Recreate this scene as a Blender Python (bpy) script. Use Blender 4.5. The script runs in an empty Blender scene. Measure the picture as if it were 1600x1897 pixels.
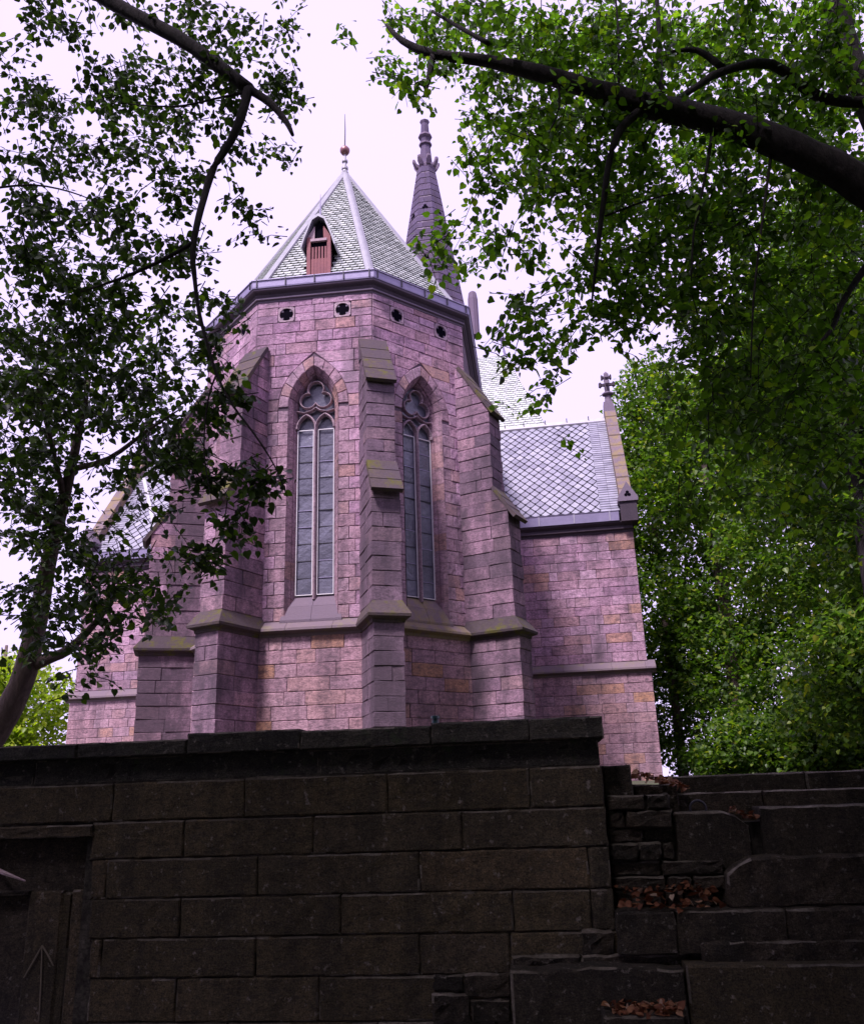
import bpy, math, random
import numpy as np
from mathutils import Vector, Matrix
random.seed(11); rng = np.random.default_rng(11)
sc = bpy.context.scene
col = sc.collection
R_ = math.radians

# ------------------------------------------------------------------ camera
F = 1602.0; CXP, CYP = 800.0, 948.5            # pixels of the 1600 x 1897 photograph
up = np.array([(634-800)/F, (948.5+3945)/F, -1.0]); up /= np.linalg.norm(up)
fw = np.array([0, 0, -1.0]); Yc = fw-fw.dot(up)*up; Yc /= np.linalg.norm(Yc); Xc = np.cross(Yc, up)
CM = np.array([Xc, Yc, up])                    # world = CM @ camera space; the eye is the origin
cam_d = bpy.data.cameras.new('camera'); cam = bpy.data.objects.new('camera', cam_d); col.objects.link(cam)
cam_d.sensor_fit = 'HORIZONTAL'; cam_d.sensor_width = 36.0; cam_d.lens = 36.0*F/1600.0
cam_d.clip_start = 0.05; cam_d.clip_end = 2000
cam.matrix_world = Matrix([list(CM[0])+[0], list(CM[1])+[0], list(CM[2])+[0], [0, 0, 0, 1]])
sc.camera = cam

# ------------------------------------------------------------------ world, sun, exposure
SUN_EL, SUN_AZ = R_(56), R_(-146)              # sun in the sky: azimuth measured from +Y towards +X
w = bpy.data.worlds.new('World'); sc.world = w; w.use_nodes = True
nt = w.node_tree; nt.nodes.clear()
wo = nt.nodes.new('ShaderNodeOutputWorld'); bg = nt.nodes.new('ShaderNodeBackground'); mx = nt.nodes.new('ShaderNodeMixRGB')
sky = nt.nodes.new('ShaderNodeTexSky'); sky.sky_type = 'NISHITA'; sky.sun_disc = False
sky.sun_elevation = SUN_EL; sky.sun_rotation = SUN_AZ
mx.inputs[0].default_value = 0.93              # closed bright lilac overcast in front of the clear sky
mx.inputs[2].default_value = (6.95, 5.8, 9.4, 1)
wt = nt.nodes.new('ShaderNodeTexCoord'); wn = nt.nodes.new('ShaderNodeTexNoise'); wn.inputs['Scale'].default_value = 2.2; wn.inputs['Detail'].default_value = 4
wr = nt.nodes.new('ShaderNodeMapRange'); wr.inputs[3].default_value = .95; wr.inputs[4].default_value = 1.07; wm = nt.nodes.new('ShaderNodeVectorMath'); wm.operation = 'SCALE'
nt.links.new(wt.outputs['Generated'], wn.inputs['Vector']); nt.links.new(wn.outputs['Fac'], wr.inputs[0]); nt.links.new(wr.outputs[0], wm.inputs['Scale'])
nt.links.new(sky.outputs[0], mx.inputs[1]); nt.links.new(mx.outputs[0], wm.inputs[0]); nt.links.new(wm.outputs[0], bg.inputs[0]); bg.inputs[1].default_value = 0.09
nt.links.new(bg.outputs[0], wo.inputs[0])
sl = bpy.data.lights.new('sun', 'SUN'); so = bpy.data.objects.new('sun', sl); col.objects.link(so)
sl.energy = 3.6; sl.angle = R_(10); sl.color = (1.0, 0.90, 0.97)
sd = Vector((math.sin(SUN_AZ)*math.cos(SUN_EL), math.cos(SUN_AZ)*math.cos(SUN_EL), math.sin(SUN_EL)))
so.rotation_euler = sd.to_track_quat('Z', 'Y').to_euler(); so.location = (0, 0, 60)
vs = sc.view_settings; vs.view_transform = 'Standard'; vs.look = 'None'; vs.exposure = 0.8; vs.gamma = 1.0; vs.use_curve_mapping = False
sc.cycles.use_denoising = True; sc.cycles.max_bounces = 6; sc.cycles.diffuse_bounces = 3; sc.cycles.transmission_bounces = 4

# ------------------------------------------------------------------ helpers
def ray(u, v): return CM @ np.array([(u-CXP)/F, -(v-CYP)/F, -1.0])
def aty(u, v, y): d = ray(u, v); return d*(y/d[1])
def proj(P):
    c = np.asarray(P) @ CM
    return np.stack([CXP+F*c[..., 0]/-c[..., 2], CYP-F*c[..., 1]/-c[..., 2], -c[..., 2]], -1)
ORG = {}
def root(name, loc, label, cat, group=None):
    o = bpy.data.objects.new(name, None); col.objects.link(o); o.location = loc; o.empty_display_size = .1
    o['label'] = label; o['category'] = cat
    if group: o['group'] = group
    ORG[o.name] = Vector(loc); return o
class MB:
    def __init__(s): s.v = []; s.f = []
    def add(s, v, f):
        n = len(s.v); s.v += [tuple(map(float, p)) for p in v]; s.f += [[i+n for i in q] for q in f]
    def hexa(s, p):                            # 8 points: bottom loop then top loop
        s.add(p, [(3, 2, 1, 0), (4, 5, 6, 7), (0, 1, 5, 4), (1, 2, 6, 5), (2, 3, 7, 6), (3, 0, 4, 7)])
    def box(s, fr, x0, x1, y0, y1, z0, z1):
        s.hexa([fr(x0, y0, z0), fr(x1, y0, z0), fr(x1, y1, z0), fr(x0, y1, z0), fr(x0, y0, z1), fr(x1, y0, z1), fr(x1, y1, z1), fr(x0, y1, z1)])
    def rings(s, rs, cap=True, closed=True):
        n = len(rs[0]); v = [p for r in rs for p in r]; f = []
        for i in range(len(rs)-1):
            for j in range(n if closed else n-1):
                a, b = i*n+j, i*n+(j+1) % n; f.append((a, b, b+n, a+n))
        if cap: f.append(tuple(range(n))[::-1]); f.append(tuple(range((len(rs)-1)*n, len(rs)*n)))
        s.add(v, f)
    def tube(s, pts, rad, n=7, jit=0.0):
        P = np.array(pts, float); rs = []
        for i, p in enumerate(P):
            d = P[min(i+1, len(P)-1)]-P[max(i-1, 0)]; d = d/(np.linalg.norm(d)+1e-9)
            a = np.cross(d, [0.3, 0.2, 0.93]); a /= np.linalg.norm(a)+1e-9; b = np.cross(d, a)
            r = rad[i] if hasattr(rad, '__len__') else rad
            rs.append([p+r*(1+jit*(random.random()-.5))*(a*math.cos(2*math.pi*k/n)+b*math.sin(2*math.pi*k/n)) for k in range(n)])
        s.rings(rs)
    def lathe(s, c, prof, n=10, ph=0.0):
        s.rings([[(c[0]+r*math.cos(ph+2*math.pi*k/n), c[1]+r*math.sin(ph+2*math.pi*k/n), c[2]+z) for k in range(n)] for r, z in prof])
def mesh_of(name, mb, m):
    me = bpy.data.meshes.new(name); me.from_pydata(mb.v, [], mb.f); me.validate(); me.materials.append(m); return me
def mk(name, mb, m, parent=None, smooth=False, kind=None, label=None):
    if parent is not None:
        L = ORG[parent.name]; mb.v = [(x-L.x, y-L.y, z-L.z) for x, y, z in mb.v]
    me = mesh_of(name, mb, m)
    if smooth: me.polygons.foreach_set('use_smooth', [True]*len(me.polygons))
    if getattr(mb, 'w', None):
        me.materials.append(M_LIT_WORN)
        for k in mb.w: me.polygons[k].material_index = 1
    o = bpy.data.objects.new(name, me); col.objects.link(o)
    if parent is not None: o.parent = parent; ORG[o.name] = ORG[parent.name]
    if kind: o['kind'] = kind
    if label: o['label'] = label
    return o
def solo(name, mb, m, label, cat, loc, kind=None, group=None, smooth=False):
    L = Vector(loc); mb.v = [(x-L.x, y-L.y, z-L.z) for x, y, z in mb.v]
    o = mk(name, mb, m, smooth=smooth, kind=kind); o.location = L; o['label'] = label; o['category'] = cat
    if group: o['group'] = group
    return o
class Frame:                                   # vertical face: x along t, y outward along n, z up
    def __init__(s, o, ang):
        s.o = np.array([o[0], o[1], 0.0]); s.n = np.array([math.cos(ang), math.sin(ang), 0]); s.t = np.array([-s.n[1], s.n[0], 0])
    def __call__(s, x, y, z): return s.o+x*s.t+y*s.n+np.array([0, 0, z])
    def hit(s, u, v, off=0.0):                 # photo pixel -> (x, z) on the plane y = off
        d = ray(u, v); p = s.o+off*s.n; q = d*(p.dot(s.n)/d.dot(s.n)); return float((q-s.o)@s.t), float(q[2])
    def mat(s, x, y, z, sx, sy, sz):
        p = s(x, y, z); m = Matrix.Identity(4)
        for i in range(3): m[i][0] = s.t[i]*sx; m[i][1] = s.n[i]*sy; m[i][2] = (0, 0, sz)[i]; m[i][3] = p[i]
        return m

# ------------------------------------------------------------------ materials
def new_mat(name):
    m = bpy.data.materials.new(name); m.use_nodes = True; n = m.node_tree; n.nodes.clear()
    o = n.nodes.new('ShaderNodeOutputMaterial'); b = n.nodes.new('ShaderNodeBsdfPrincipled'); n.links.new(b.outputs[0], o.inputs[0])
    return m, n, b, o
def N(n, t, **k):
    x = n.nodes.new(t)
    for a, v in k.items(): setattr(x, a, v)
    return x
def noise(n, scale, detail=6, rough=.6, coord='Object', vec=None, stretch=None):
    t = N(n, 'ShaderNodeTexNoise'); t.inputs['Scale'].default_value = scale; t.inputs['Detail'].default_value = detail; t.inputs['Roughness'].default_value = rough
    if vec is None:
        g = N(n, 'ShaderNodeNewGeometry'); vec = g.outputs['Position']
    if stretch:
        mp = N(n, 'ShaderNodeMapping'); mp.inputs['Scale'].default_value = stretch; n.links.new(vec, mp.inputs[0]); vec = mp.outputs[0]
    n.links.new(vec, t.inputs['Vector']); return t.outputs['Fac']
def ramp(n, fac, stops, interp='LINEAR'):
    r = N(n, 'ShaderNodeValToRGB'); r.color_ramp.interpolation = interp; e = r.color_ramp.elements
    while len(e) < len(stops): e.new(0.5)
    for i, (p, c) in enumerate(stops): e[i].position = p; e[i].color = (*c, 1) if len(c) == 3 else c
    n.links.new(fac, r.inputs[0]); return r.outputs[0]
def mixc(n, fac, a, b, mode='MIX'):
    x = N(n, 'ShaderNodeMixRGB', blend_type=mode)
    for i, v in ((0, fac), (1, a), (2, b)):
        if isinstance(v, (int, float)): x.inputs[i].default_value = v
        elif isinstance(v, tuple): x.inputs[i].default_value = (*v, 1)
        else: n.links.new(v, x.inputs[i])
    return x.outputs[0]
def rand(n):
    g = N(n, 'ShaderNodeNewGeometry'); o = N(n, 'ShaderNodeObjectInfo'); a = N(n, 'ShaderNodeMath', operation='ADD'); f = N(n, 'ShaderNodeMath', operation='FRACT')
    n.links.new(g.outputs['Random Per Island'], a.inputs[0]); n.links.new(o.outputs['Random'], a.inputs[1]); n.links.new(a.outputs[0], f.inputs[0]); return f.outputs[0]
def bump(n, b, h, strength, dist=0.02):
    x = N(n, 'ShaderNodeBump'); x.inputs['Strength'].default_value = strength; x.inputs['Distance'].default_value = dist
    n.links.new(h, x.inputs['Height']); n.links.new(x.outputs[0], b.inputs['Normal'])
def stone_mat(name, stops, soot=(0.485, 0.63), sootcol=(.075, .054, .072), sootmax=.75, moss=0.0, mosscol=(.10, .095, .012), grain=.42, bs=1.0, scale=1.0, wear=.18, wearcol=(.56, .42, .52), specks=0):
    m, n, b, o = new_mat(name)
    c = ramp(n, rand(n), stops)
    g = noise(n, 14*scale, 8, .7); c = mixc(n, 1.0, c, ramp(n, g, [(.25, (1-grain,)*3), (.75, (1+grain*.6,)*3)]), 'MULTIPLY')
    s = noise(n, .55*scale, 7, .72, stretch=(1, 1, .55))
    c = mixc(n, ramp(n, s, [(soot[0], (0, 0, 0)), (soot[1], (sootmax,)*3)]), c, sootcol)
    st = noise(n, 2.6*scale, 6, .65, stretch=(1, 1, .14)); c = mixc(n, ramp(n, st, [(.47, (0, 0, 0)), (.64, (.5,)*3)]), c, sootcol)
    pt_ = noise(n, 17*scale, 6, .8, stretch=(1, 1, 2.0)); c = mixc(n, ramp(n, pt_, [(.47, (0, 0, 0)), (.62, (.62,)*3)]), c, sootcol)
    sp = noise(n, 5.0*scale, 7, .72, stretch=(1, 1, 2.4)); c = mixc(n, ramp(n, sp, [(.49, (0, 0, 0)), (.64, (.62,)*3)]), c, sootcol)
    if specks:
        c = mixc(n, ramp(n, noise(n, 9*scale, 4, .6), [(.61, (0, 0, 0)), (.72, (specks,)*3)]), c, (.26, .22, .21))
        c = mixc(n, 1.0, c, ramp(n, noise(n, 45*scale, 3, .6), [(.3, (.45,)*3), (.7, (1.55,)*3)]), 'MULTIPLY')
    if moss:
        mo = noise(n, 2.2*scale, 6, .7); c = mixc(n, ramp(n, mo, [(.62-moss*.3, (0, 0, 0)), (.70-moss*.2, (.85,)*3)]), c, mosscol)
    gm = N(n, 'ShaderNodeNewGeometry'); c = mixc(n, ramp(n, gm.outputs['Pointiness'], [(.52, (0, 0, 0)), (.60, (wear,)*3)]), c, wearcol)
    n.links.new(c, b.inputs['Base Color']); b.inputs['Roughness'].default_value = .9; b.inputs['Specular IOR Level'].default_value = .25
    bump(n, b, noise(n, 22*scale, 8, .75, stretch=(1, 1, 1.6)), bs, .02)
    return m
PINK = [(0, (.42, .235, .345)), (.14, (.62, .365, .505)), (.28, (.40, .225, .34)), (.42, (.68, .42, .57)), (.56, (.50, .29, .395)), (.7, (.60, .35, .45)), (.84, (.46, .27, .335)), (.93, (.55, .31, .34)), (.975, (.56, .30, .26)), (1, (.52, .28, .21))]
GREYP = [(0, (.30, .18, .26)), (.3, (.46, .275, .37)), (.6, (.36, .215, .30)), (.85, (.54, .325, .425)), (1, (.42, .25, .28))]
M_STONE = stone_mat('pink_sandstone', PINK)  # more lilac than the lower stone, partly upper-wall glare put into the colour
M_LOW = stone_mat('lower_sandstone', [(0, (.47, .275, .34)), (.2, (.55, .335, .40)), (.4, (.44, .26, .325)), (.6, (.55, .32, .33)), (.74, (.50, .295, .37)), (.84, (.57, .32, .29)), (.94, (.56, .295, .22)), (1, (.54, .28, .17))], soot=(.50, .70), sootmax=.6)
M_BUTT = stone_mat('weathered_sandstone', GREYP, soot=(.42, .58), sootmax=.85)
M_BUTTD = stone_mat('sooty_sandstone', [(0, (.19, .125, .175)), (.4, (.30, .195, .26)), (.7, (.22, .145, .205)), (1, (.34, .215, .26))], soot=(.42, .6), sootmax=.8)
M_ARCH = stone_mat('window_sandstone', [(0, (.43, .26, .33)), (.4, (.49, .31, .385)), (.75, (.44, .265, .33)), (.9, (.50, .28, .25)), (1, (.40, .25, .33))], soot=(.6, .8))
M_MORT = stone_mat('mortar', [(0, (.18, .12, .165)), (1, (.24, .165, .215))], soot=(.42, .62), sootmax=.8)
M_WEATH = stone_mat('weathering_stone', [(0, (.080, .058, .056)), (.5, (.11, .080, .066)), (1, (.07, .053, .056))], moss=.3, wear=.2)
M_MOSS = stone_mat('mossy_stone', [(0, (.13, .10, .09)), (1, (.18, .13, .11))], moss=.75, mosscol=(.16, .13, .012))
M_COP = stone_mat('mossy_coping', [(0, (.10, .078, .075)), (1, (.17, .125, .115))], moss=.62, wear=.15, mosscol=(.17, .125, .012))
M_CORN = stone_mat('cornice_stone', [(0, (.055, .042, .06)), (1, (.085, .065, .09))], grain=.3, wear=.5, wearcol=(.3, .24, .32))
M_SPIRE = stone_mat('spire_stone', [(0, (.10, .075, .15)), (.6, (.15, .11, .205)), (1, (.09, .068, .13))], sootmax=.4)
M_SPMORT = stone_mat('spire_mortar', [(0, (.42, .36, .46)), (1, (.5, .43, .52))], soot=(.45, .55), sootmax=.8)
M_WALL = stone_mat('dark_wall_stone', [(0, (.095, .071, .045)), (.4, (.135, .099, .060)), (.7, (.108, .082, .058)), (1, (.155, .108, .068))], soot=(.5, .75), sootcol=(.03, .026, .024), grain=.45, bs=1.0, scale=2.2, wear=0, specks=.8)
M_LIT_WORN = stone_mat('lit_worn_edge', [(0, (.20, .17, .15)), (1, (.32, .27, .25))], soot=(.45, .6), sootcol=(.07, .055, .045), grain=.5, wear=0, scale=2.4)  # pale edge strips: light caught on top edges painted in, plus some wear
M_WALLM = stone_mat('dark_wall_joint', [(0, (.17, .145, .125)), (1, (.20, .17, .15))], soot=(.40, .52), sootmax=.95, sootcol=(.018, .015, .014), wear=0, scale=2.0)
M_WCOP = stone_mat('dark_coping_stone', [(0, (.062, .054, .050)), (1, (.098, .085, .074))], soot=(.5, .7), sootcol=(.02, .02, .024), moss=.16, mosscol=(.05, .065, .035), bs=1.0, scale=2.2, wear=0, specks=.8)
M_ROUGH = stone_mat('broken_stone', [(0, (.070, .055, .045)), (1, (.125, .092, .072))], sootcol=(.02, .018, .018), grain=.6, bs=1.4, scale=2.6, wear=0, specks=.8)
def slate_mat(name, a, b_, rough=.34):
    m, n, b, o = new_mat(name); c = mixc(n, rand(n), a, b_)
    c = mixc(n, 1.0, c, ramp(n, noise(n, 3, 6, .7), [(.3, (.75,)*3), (.7, (1.2,)*3)]), 'MULTIPLY')
    n.links.new(c, b.inputs['Base Color']); b.inputs['Roughness'].default_value = rough; b.inputs['Specular IOR Level'].default_value = .75
    bump(n, b, noise(n, 30, 4), .25, .01); return m
M_SLATE = slate_mat('slate', (.21, .20, .26), (.33, .32, .38), .36)
M_SLATE2 = slate_mat('pale_slate', (.42, .45, .43), (.58, .60, .57), .34)
def plain(name, c, rough=.6, metal=0.0, c2=None, sc_=4.0, bs=.2, spec=.5):
    m, n, b, o = new_mat(name); c2 = c2 or tuple(x*.7 for x in c)
    n.links.new(mixc(n, ramp(n, noise(n, sc_, 6, .7), [(.35, (0,)*3), (.65, (1,)*3)]), c, c2), b.inputs['Base Color'])
    b.inputs['Roughness'].default_value = rough; b.inputs['Metallic'].default_value = metal; b.inputs['Specular IOR Level'].default_value = spec
    bump(n, b, noise(n, sc_*6, 5), bs, .01); return m
M_UND = plain('slate_underlay', (.025, .022, .035), .95)
M_ZINC = plain('zinc', (.30, .26, .40), .45, .25, (.24, .21, .33))
M_UND2 = plain('pale_underlay', (.05, .05, .055), .95)
M_HIP = plain('dull_flashing', (.30, .29, .33), .6, 0, (.23, .22, .26))
M_LEAD = plain('pale_lead', (.42, .40, .44), .5, .1, (.33, .31, .36))
M_COPPER = plain('copper_ball', (.30, .14, .15), .4, .5)
M_WOOD = plain('red_wood', (.27, .095, .10), .8, 0, (.20, .07, .085), 9, .5)
M_WOODL = plain('pale_wood', (.42, .30, .34), .8, 0, (.33, .22, .26), 9, .5)
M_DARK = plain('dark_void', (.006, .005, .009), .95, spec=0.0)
M_TRAC = stone_mat('tracery_stone', [(0, (.42, .29, .34)), (1, (.52, .38, .42))], soot=(.55, .75))
M_SILL = stone_mat('sill_slate_stone', [(0, (.045, .036, .058)), (1, (.07, .054, .08))], grain=.25, wear=.2)
M_FRAME = plain('white_metal', (.80, .76, .80), .5, 0, (.7, .66, .7))
M_IRON = plain('dark_iron', (.035, .03, .05), .6)
def glass_mat():
    m, n, b, o = new_mat('meshed_window_glass'); tc = N(n, 'ShaderNodeTexCoord')
    br = N(n, 'ShaderNodeTexBrick'); br.offset = 0
    for k, v in (('Scale', 1.0), ('Mortar Size', .0032), ('Brick Width', .022), ('Row Height', .022)): br.inputs[k].default_value = v
    mp = N(n, 'ShaderNodeMapping'); mp.inputs['Rotation'].default_value = (R_(90), 0, 0)
    n.links.new(tc.outputs['Object'], mp.inputs[0]); n.links.new(mp.outputs[0], br.inputs['Vector'])
    c = mixc(n, rand(n), (.028, .030, .055), (.13, .128, .19))
    c = mixc(n, 1.0, c, ramp(n, noise(n, 6, 5, .7), [(.3, (.6,)*3), (.7, (1.4,)*3)]), 'MULTIPLY')
    c = mixc(n, br.outputs['Fac'], c, (.19, .18, .23))
    n.links.new(c, b.inputs['Base Color']); b.inputs['Roughness'].default_value = .16; b.inputs['Specular IOR Level'].default_value = .5
    bump(n, b, noise(n, 7, 3), .6, .04); return m
M_GLASS = glass_mat()
def leaf_mat(name, cols, trans, tw=.4, rough=.42):
    m, n, b, o = new_mat(name); c = ramp(n, rand(n), cols)
    n.links.new(c, b.inputs['Base Color']); b.inputs['Roughness'].default_value = rough; b.inputs['Specular IOR Level'].default_value = .4
    t = N(n, 'ShaderNodeBsdfTranslucent'); n.links.new(mixc(n, 1.0, c, trans, 'MULTIPLY'), t.inputs[0])
    a = N(n, 'ShaderNodeMixShader'); a.inputs[0].default_value = tw; n.links.new(b.outputs[0], a.inputs[1]); n.links.new(t.outputs[0], a.inputs[2]); n.links.new(a.outputs[0], o.inputs[0])
    return m
M_LF_L = leaf_mat('linden_leaf', [(0, (.026, .040, .018)), (.6, (.040, .062, .020)), (.86, (.05, .085, .02)), (.95, (.12, .19, .02)), (1, (.17, .24, .02))], (1.2, 1.6, .5), .35)
M_LF_R = leaf_mat('maple_leaf', [(0, (.028, .050, .014)), (.4, (.060, .115, .018)), (.75, (.10, .185, .022)), (.93, (.16, .25, .03)), (1, (.24, .29, .03))], (1.7, 2.2, .5), .48)
M_LF_B = leaf_mat('distant_leaf', [(0, (.024, .050, .014)), (.35, (.055, .105, .020)), (.7, (.095, .16, .025)), (.92, (.15, .21, .03)), (1, (.25, .25, .03))], (1.6, 2.0, .5), .48)
M_LF_Y = leaf_mat('yellow_green_leaf', [(0, (.15, .22, .02)), (.5, (.25, .33, .03)), (1, (.36, .40, .04))], (1.5, 1.8, .5), .45)
M_LITTER = leaf_mat('fallen_leaf', [(0, (.10, .030, .016)), (.5, (.17, .055, .026)), (.8, (.23, .10, .05)), (1, (.42, .30, .24))], (1, .8, .5), .2, .7)
def bark(name, a, b_):
    m, n, b, o = new_mat(name); h = noise(n, 16, 8, .7, stretch=(1, 1, .25))
    n.links.new(mixc(n, ramp(n, h, [(.35, (0,)*3), (.65, (1,)*3)]), a, b_), b.inputs['Base Color']); b.inputs['Roughness'].default_value = .9; b.inputs['Specular IOR Level'].default_value = .2
    bump(n, b, h, 1.0, .05); return m
M_BARK = bark('dark_bark', (.018, .014, .017), (.042, .033, .036))
M_BARK2 = bark('grey_brown_bark', (.10, .072, .07), (.18, .13, .12))
M_GRND = plain('leafy_soil', (.055, .045, .03), .95, 0, (.06, .075, .03), .7, .8)
M_TEAL = plain('teal_glass', (.02, .06, .075), .25, 0, (.015, .045, .06))

# ------------------------------------------------------------------ setting: ground
wall_ang = math.atan2(-.99350284, -.11380733)
WF = Frame((-.06857, 6.5), wall_ang)           # plane of the dark wall (y = towards the camera)
mb = MB(); mb.add([WF(-400, -.02, -1.62), WF(400, -.02, -1.62), WF(400, 300, -1.62), WF(-400, 300, -1.62)], [(0, 1, 2, 3)][::-1])
o = mk('ground', mb, M_GRND, kind='structure')
mb = MB(); mb.add([WF(-600, -.42, -.05), WF(600, -.42, -.05), WF(600, -900, .22), WF(-600, -900, .22)], [(3, 2, 1, 0)])
mb.v = []; mb.f = []
mb.add([WF(-600, -.5, -.1), WF(600, -.5, -.1), WF(600, -21, .2), WF(-600, -21, .2), WF(600, -900, .2), WF(-600, -900, .2)], [(0, 1, 2, 3), (3, 2, 4, 5)])
mb.add([WF(-600, -.5, -1.8), WF(600, -.5, -1.8), WF(600, -.5, -.1), WF(-600, -.5, -.1)], [(0, 1, 2, 3)])
o = mk('terrace_ground', mb, M_GRND, kind='structure')

# ------------------------------------------------------------------ stones
def unit_stone(seed, rough=.5):
    r = random.Random(seed); v = []; f = []
    xs = [-.5, -.17+.1*(r.random()-.5), .17+.1*(r.random()-.5), .5]; zs = [-.5, .1*(r.random()-.5), .5]
    def ring(ix, iz, y, jy): return [(x*ix, y+jy*(r.random()-.5), z*iz) for z in (zs) for x in xs]
    front = ring(.965, .93, .94, rough); edge = [(x+.012*(r.random()-.5), .45+.35*(r.random()-.5), z+.045*(r.random()-.5)) for z in zs for x in xs]; back = [(x, -.6, z) for z in zs for x in xs]
    per = [0, 1, 2, 3, 7, 11, 10, 9, 8, 4]
    v = front+[edge[i] for i in per]+[back[i] for i in per]
    for i in range(2):
        for j in range(3): a = i*4+j; f.append((a, a+1, a+5, a+4))
    for k in range(10):
        a, b = k, (k+1) % 10; f.append((per[b], per[a], 12+a, 12+b)); f.append((12+b, 12+a, 22+a, 22+b))
    return v, f
UST = [unit_stone(100+i) for i in range(10)]
PIECES = []                                    # (family, parent, material, area, kind of data)
def stone(fam, parent, m, fr, x0, x1, z0, z1, prot=.03, gap=.012, y=0.0, var=None, weight=1.0):
    if x1-x0 < .05 or z1-z0 < .04: return
    M = fr.mat((x0+x1)/2, y, (z0+z1)/2, x1-x0-gap, prot*(.75+.5*random.random()), z1-z0-gap)
    PIECES.append((fam, parent, m, (x1-x0)*(z1-z0)*weight, ('u', random.randrange(10), M)))
def piece(fam, parent, m, mb, area): PIECES.append((fam, parent, m, area, ('m', mb)))
def quadstone(fam, parent, m, fr, q, prot=.03, gap=.01, y=0.0, back=.05, weight=1.0):
    q = np.array(q, float); c = q.mean(0); e = q+(c-q)/np.linalg.norm(c-q, axis=1)[:, None]*gap*1.2; inn = q+(c-q)/np.linalg.norm(c-q, axis=1)[:, None]*(gap+.02)
    b = MB(); n = len(q)
    b.rings([[fr(x, y-back, z) for x, z in e], [fr(x, y+prot*.6, z) for x, z in e], [fr(x, y+prot*(.85+.3*random.random()), z) for x, z in inn]])
    a = abs(sum(q[i][0]*q[(i+1) % n][1]-q[(i+1) % n][0]*q[i][1] for i in range(n)))/2
    piece(fam, parent, m, b, a*weight)
def flush(limits):
    fams = {}
    for p in PIECES: fams.setdefault(p[0], []).append(p)
    shared = {}
    for fam, L in fams.items():
        L.sort(key=lambda p: -p[3]); n = limits.get(fam, 300); rest = {}
        for i, (fa, par, m, a, d) in enumerate(L):
            og = ORG[par.name]
            if i < n:
                if d[0] == 'u':
                    key = (d[1], m.name)
                    if key not in shared:
                        t = MB(); t.v, t.f = list(UST[d[1]][0]), list(UST[d[1]][1]); shared[key] = mesh_of('stone_shape', t, m)
                    o = bpy.data.objects.new(fam, shared[key]); o.parent = par; o.matrix_local = Matrix.Translation(-og) @ d[2]; col.objects.link(o)
                else: mk(fam, d[1], m, par)
            else:
                t = rest.setdefault((m.name, top_of(par).name), (MB(), m, top_of(par)))[0]
                if d[0] == 'u': t.add([tuple(d[2] @ Vector(p)) for p in UST[d[1]][0]], UST[d[1]][1])
                else: t.add(d[1].v, d[1].f)
        for (mn, pn), (t, m, par) in rest.items(): mk(fam+'work', t, m, par, kind='stuff')
    PIECES.clear()
def top_of(o):
    while o.parent: o = o.parent
    return o
def courses(z0, z1, h):
    n = max(1, round((z1-z0)/h)); return [z0+(z1-z0)*i/n for i in range(n+1)]
def split_row(x0, x1, mean=.72, var=.5, off=0.0):
    xs = [x0]; x = x0+off*mean
    if off == 0: x = x0
    while True:
        x += mean*(1-var/2+var*random.random())*(0.55 if random.random() < .22 else 1)
        if x > x1-.22: break
        if x-xs[-1] > .15: xs.append(x)
    return xs+[x1]

# ================================================================== CHURCH
C = np.array([-2.5524, 24.1876, 0]); TH = R_(-96.39)
church = root('church', (C[0], C[1], .2), 'pink sandstone Gothic church with polygonal apse, slate roofs and dark stone spire', 'church')
RW, AP = 4.1, 4.1*math.cos(R_(22.5)); HW = 4.1*math.sin(R_(22.5))
RL = RW+.10; APL = RL*math.cos(R_(22.5)); HWL = RL*math.sin(R_(22.5))
ZB, ZS, ZS2, ZT = .1, 3.80, 4.07, 12.87        # base, string course, its top, wall top
def octa(r, z, n=8): return [(C[0]+r*math.cos(TH+R_(22.5+45*k)), C[1]+r*math.sin(TH+R_(22.5+45*k)), z) for k in range(n)]
W_, ZSP, ZAP = .66, 9.70, 10.84                # window opening half width, springing, apex
PB, PT = 4.74, 9.14                            # panes
RA = 2*W_
def arc(off, n=7, side=-1):                    # boundary of the pointed arch grown by off: from springing to apex
    r = RA+off; a1 = math.acos(W_/r); return [(side*(r*math.cos(a)-W_), ZSP+r*math.sin(a)) for a in np.linspace(0, a1, n)]
def bound(z, off):                             # half width of the opening grown by off at height z
    if z <= ZSP: return W_+off
    r = RA+off; h = z-ZSP
    return max(0, math.sqrt(r*r-h*h)-W_) if h < r else 0
apse = None
wallmb = MB()
lowmb = MB(); lowmb.rings([octa(RL, ZB), octa(RL, ZS)])
backmb = MB()
apse = mk('apse_wall', MB(), M_MORT, church)
for k, deg in enumerate((-45, 0, 45, 90, 135, 180, -135, -90)):
    fr = Frame(C+AP*np.array([math.cos(TH+R_(deg)), math.sin(TH+R_(deg)), 0]), TH+R_(deg))
    if abs(deg) <= 45:
        for s in (-1, 1):
            p = [(s*HW, ZS-.1), (0, ZS-.1), (0, ZS2), (s*W_, ZS2)]+arc(0, 8, s)+[(0, ZT), (s*HW, ZT)]
            q = [fr(x, 0, z) for x, z in p]; wallmb.add(q, [tuple(range(len(q)))])
    else:
        wallmb.add([fr(-HW, 0, ZS-.1), fr(HW, 0, ZS-.1), fr(HW, 0, ZT), fr(-HW, 0, ZT)], [(0, 1, 2, 3)])
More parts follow.
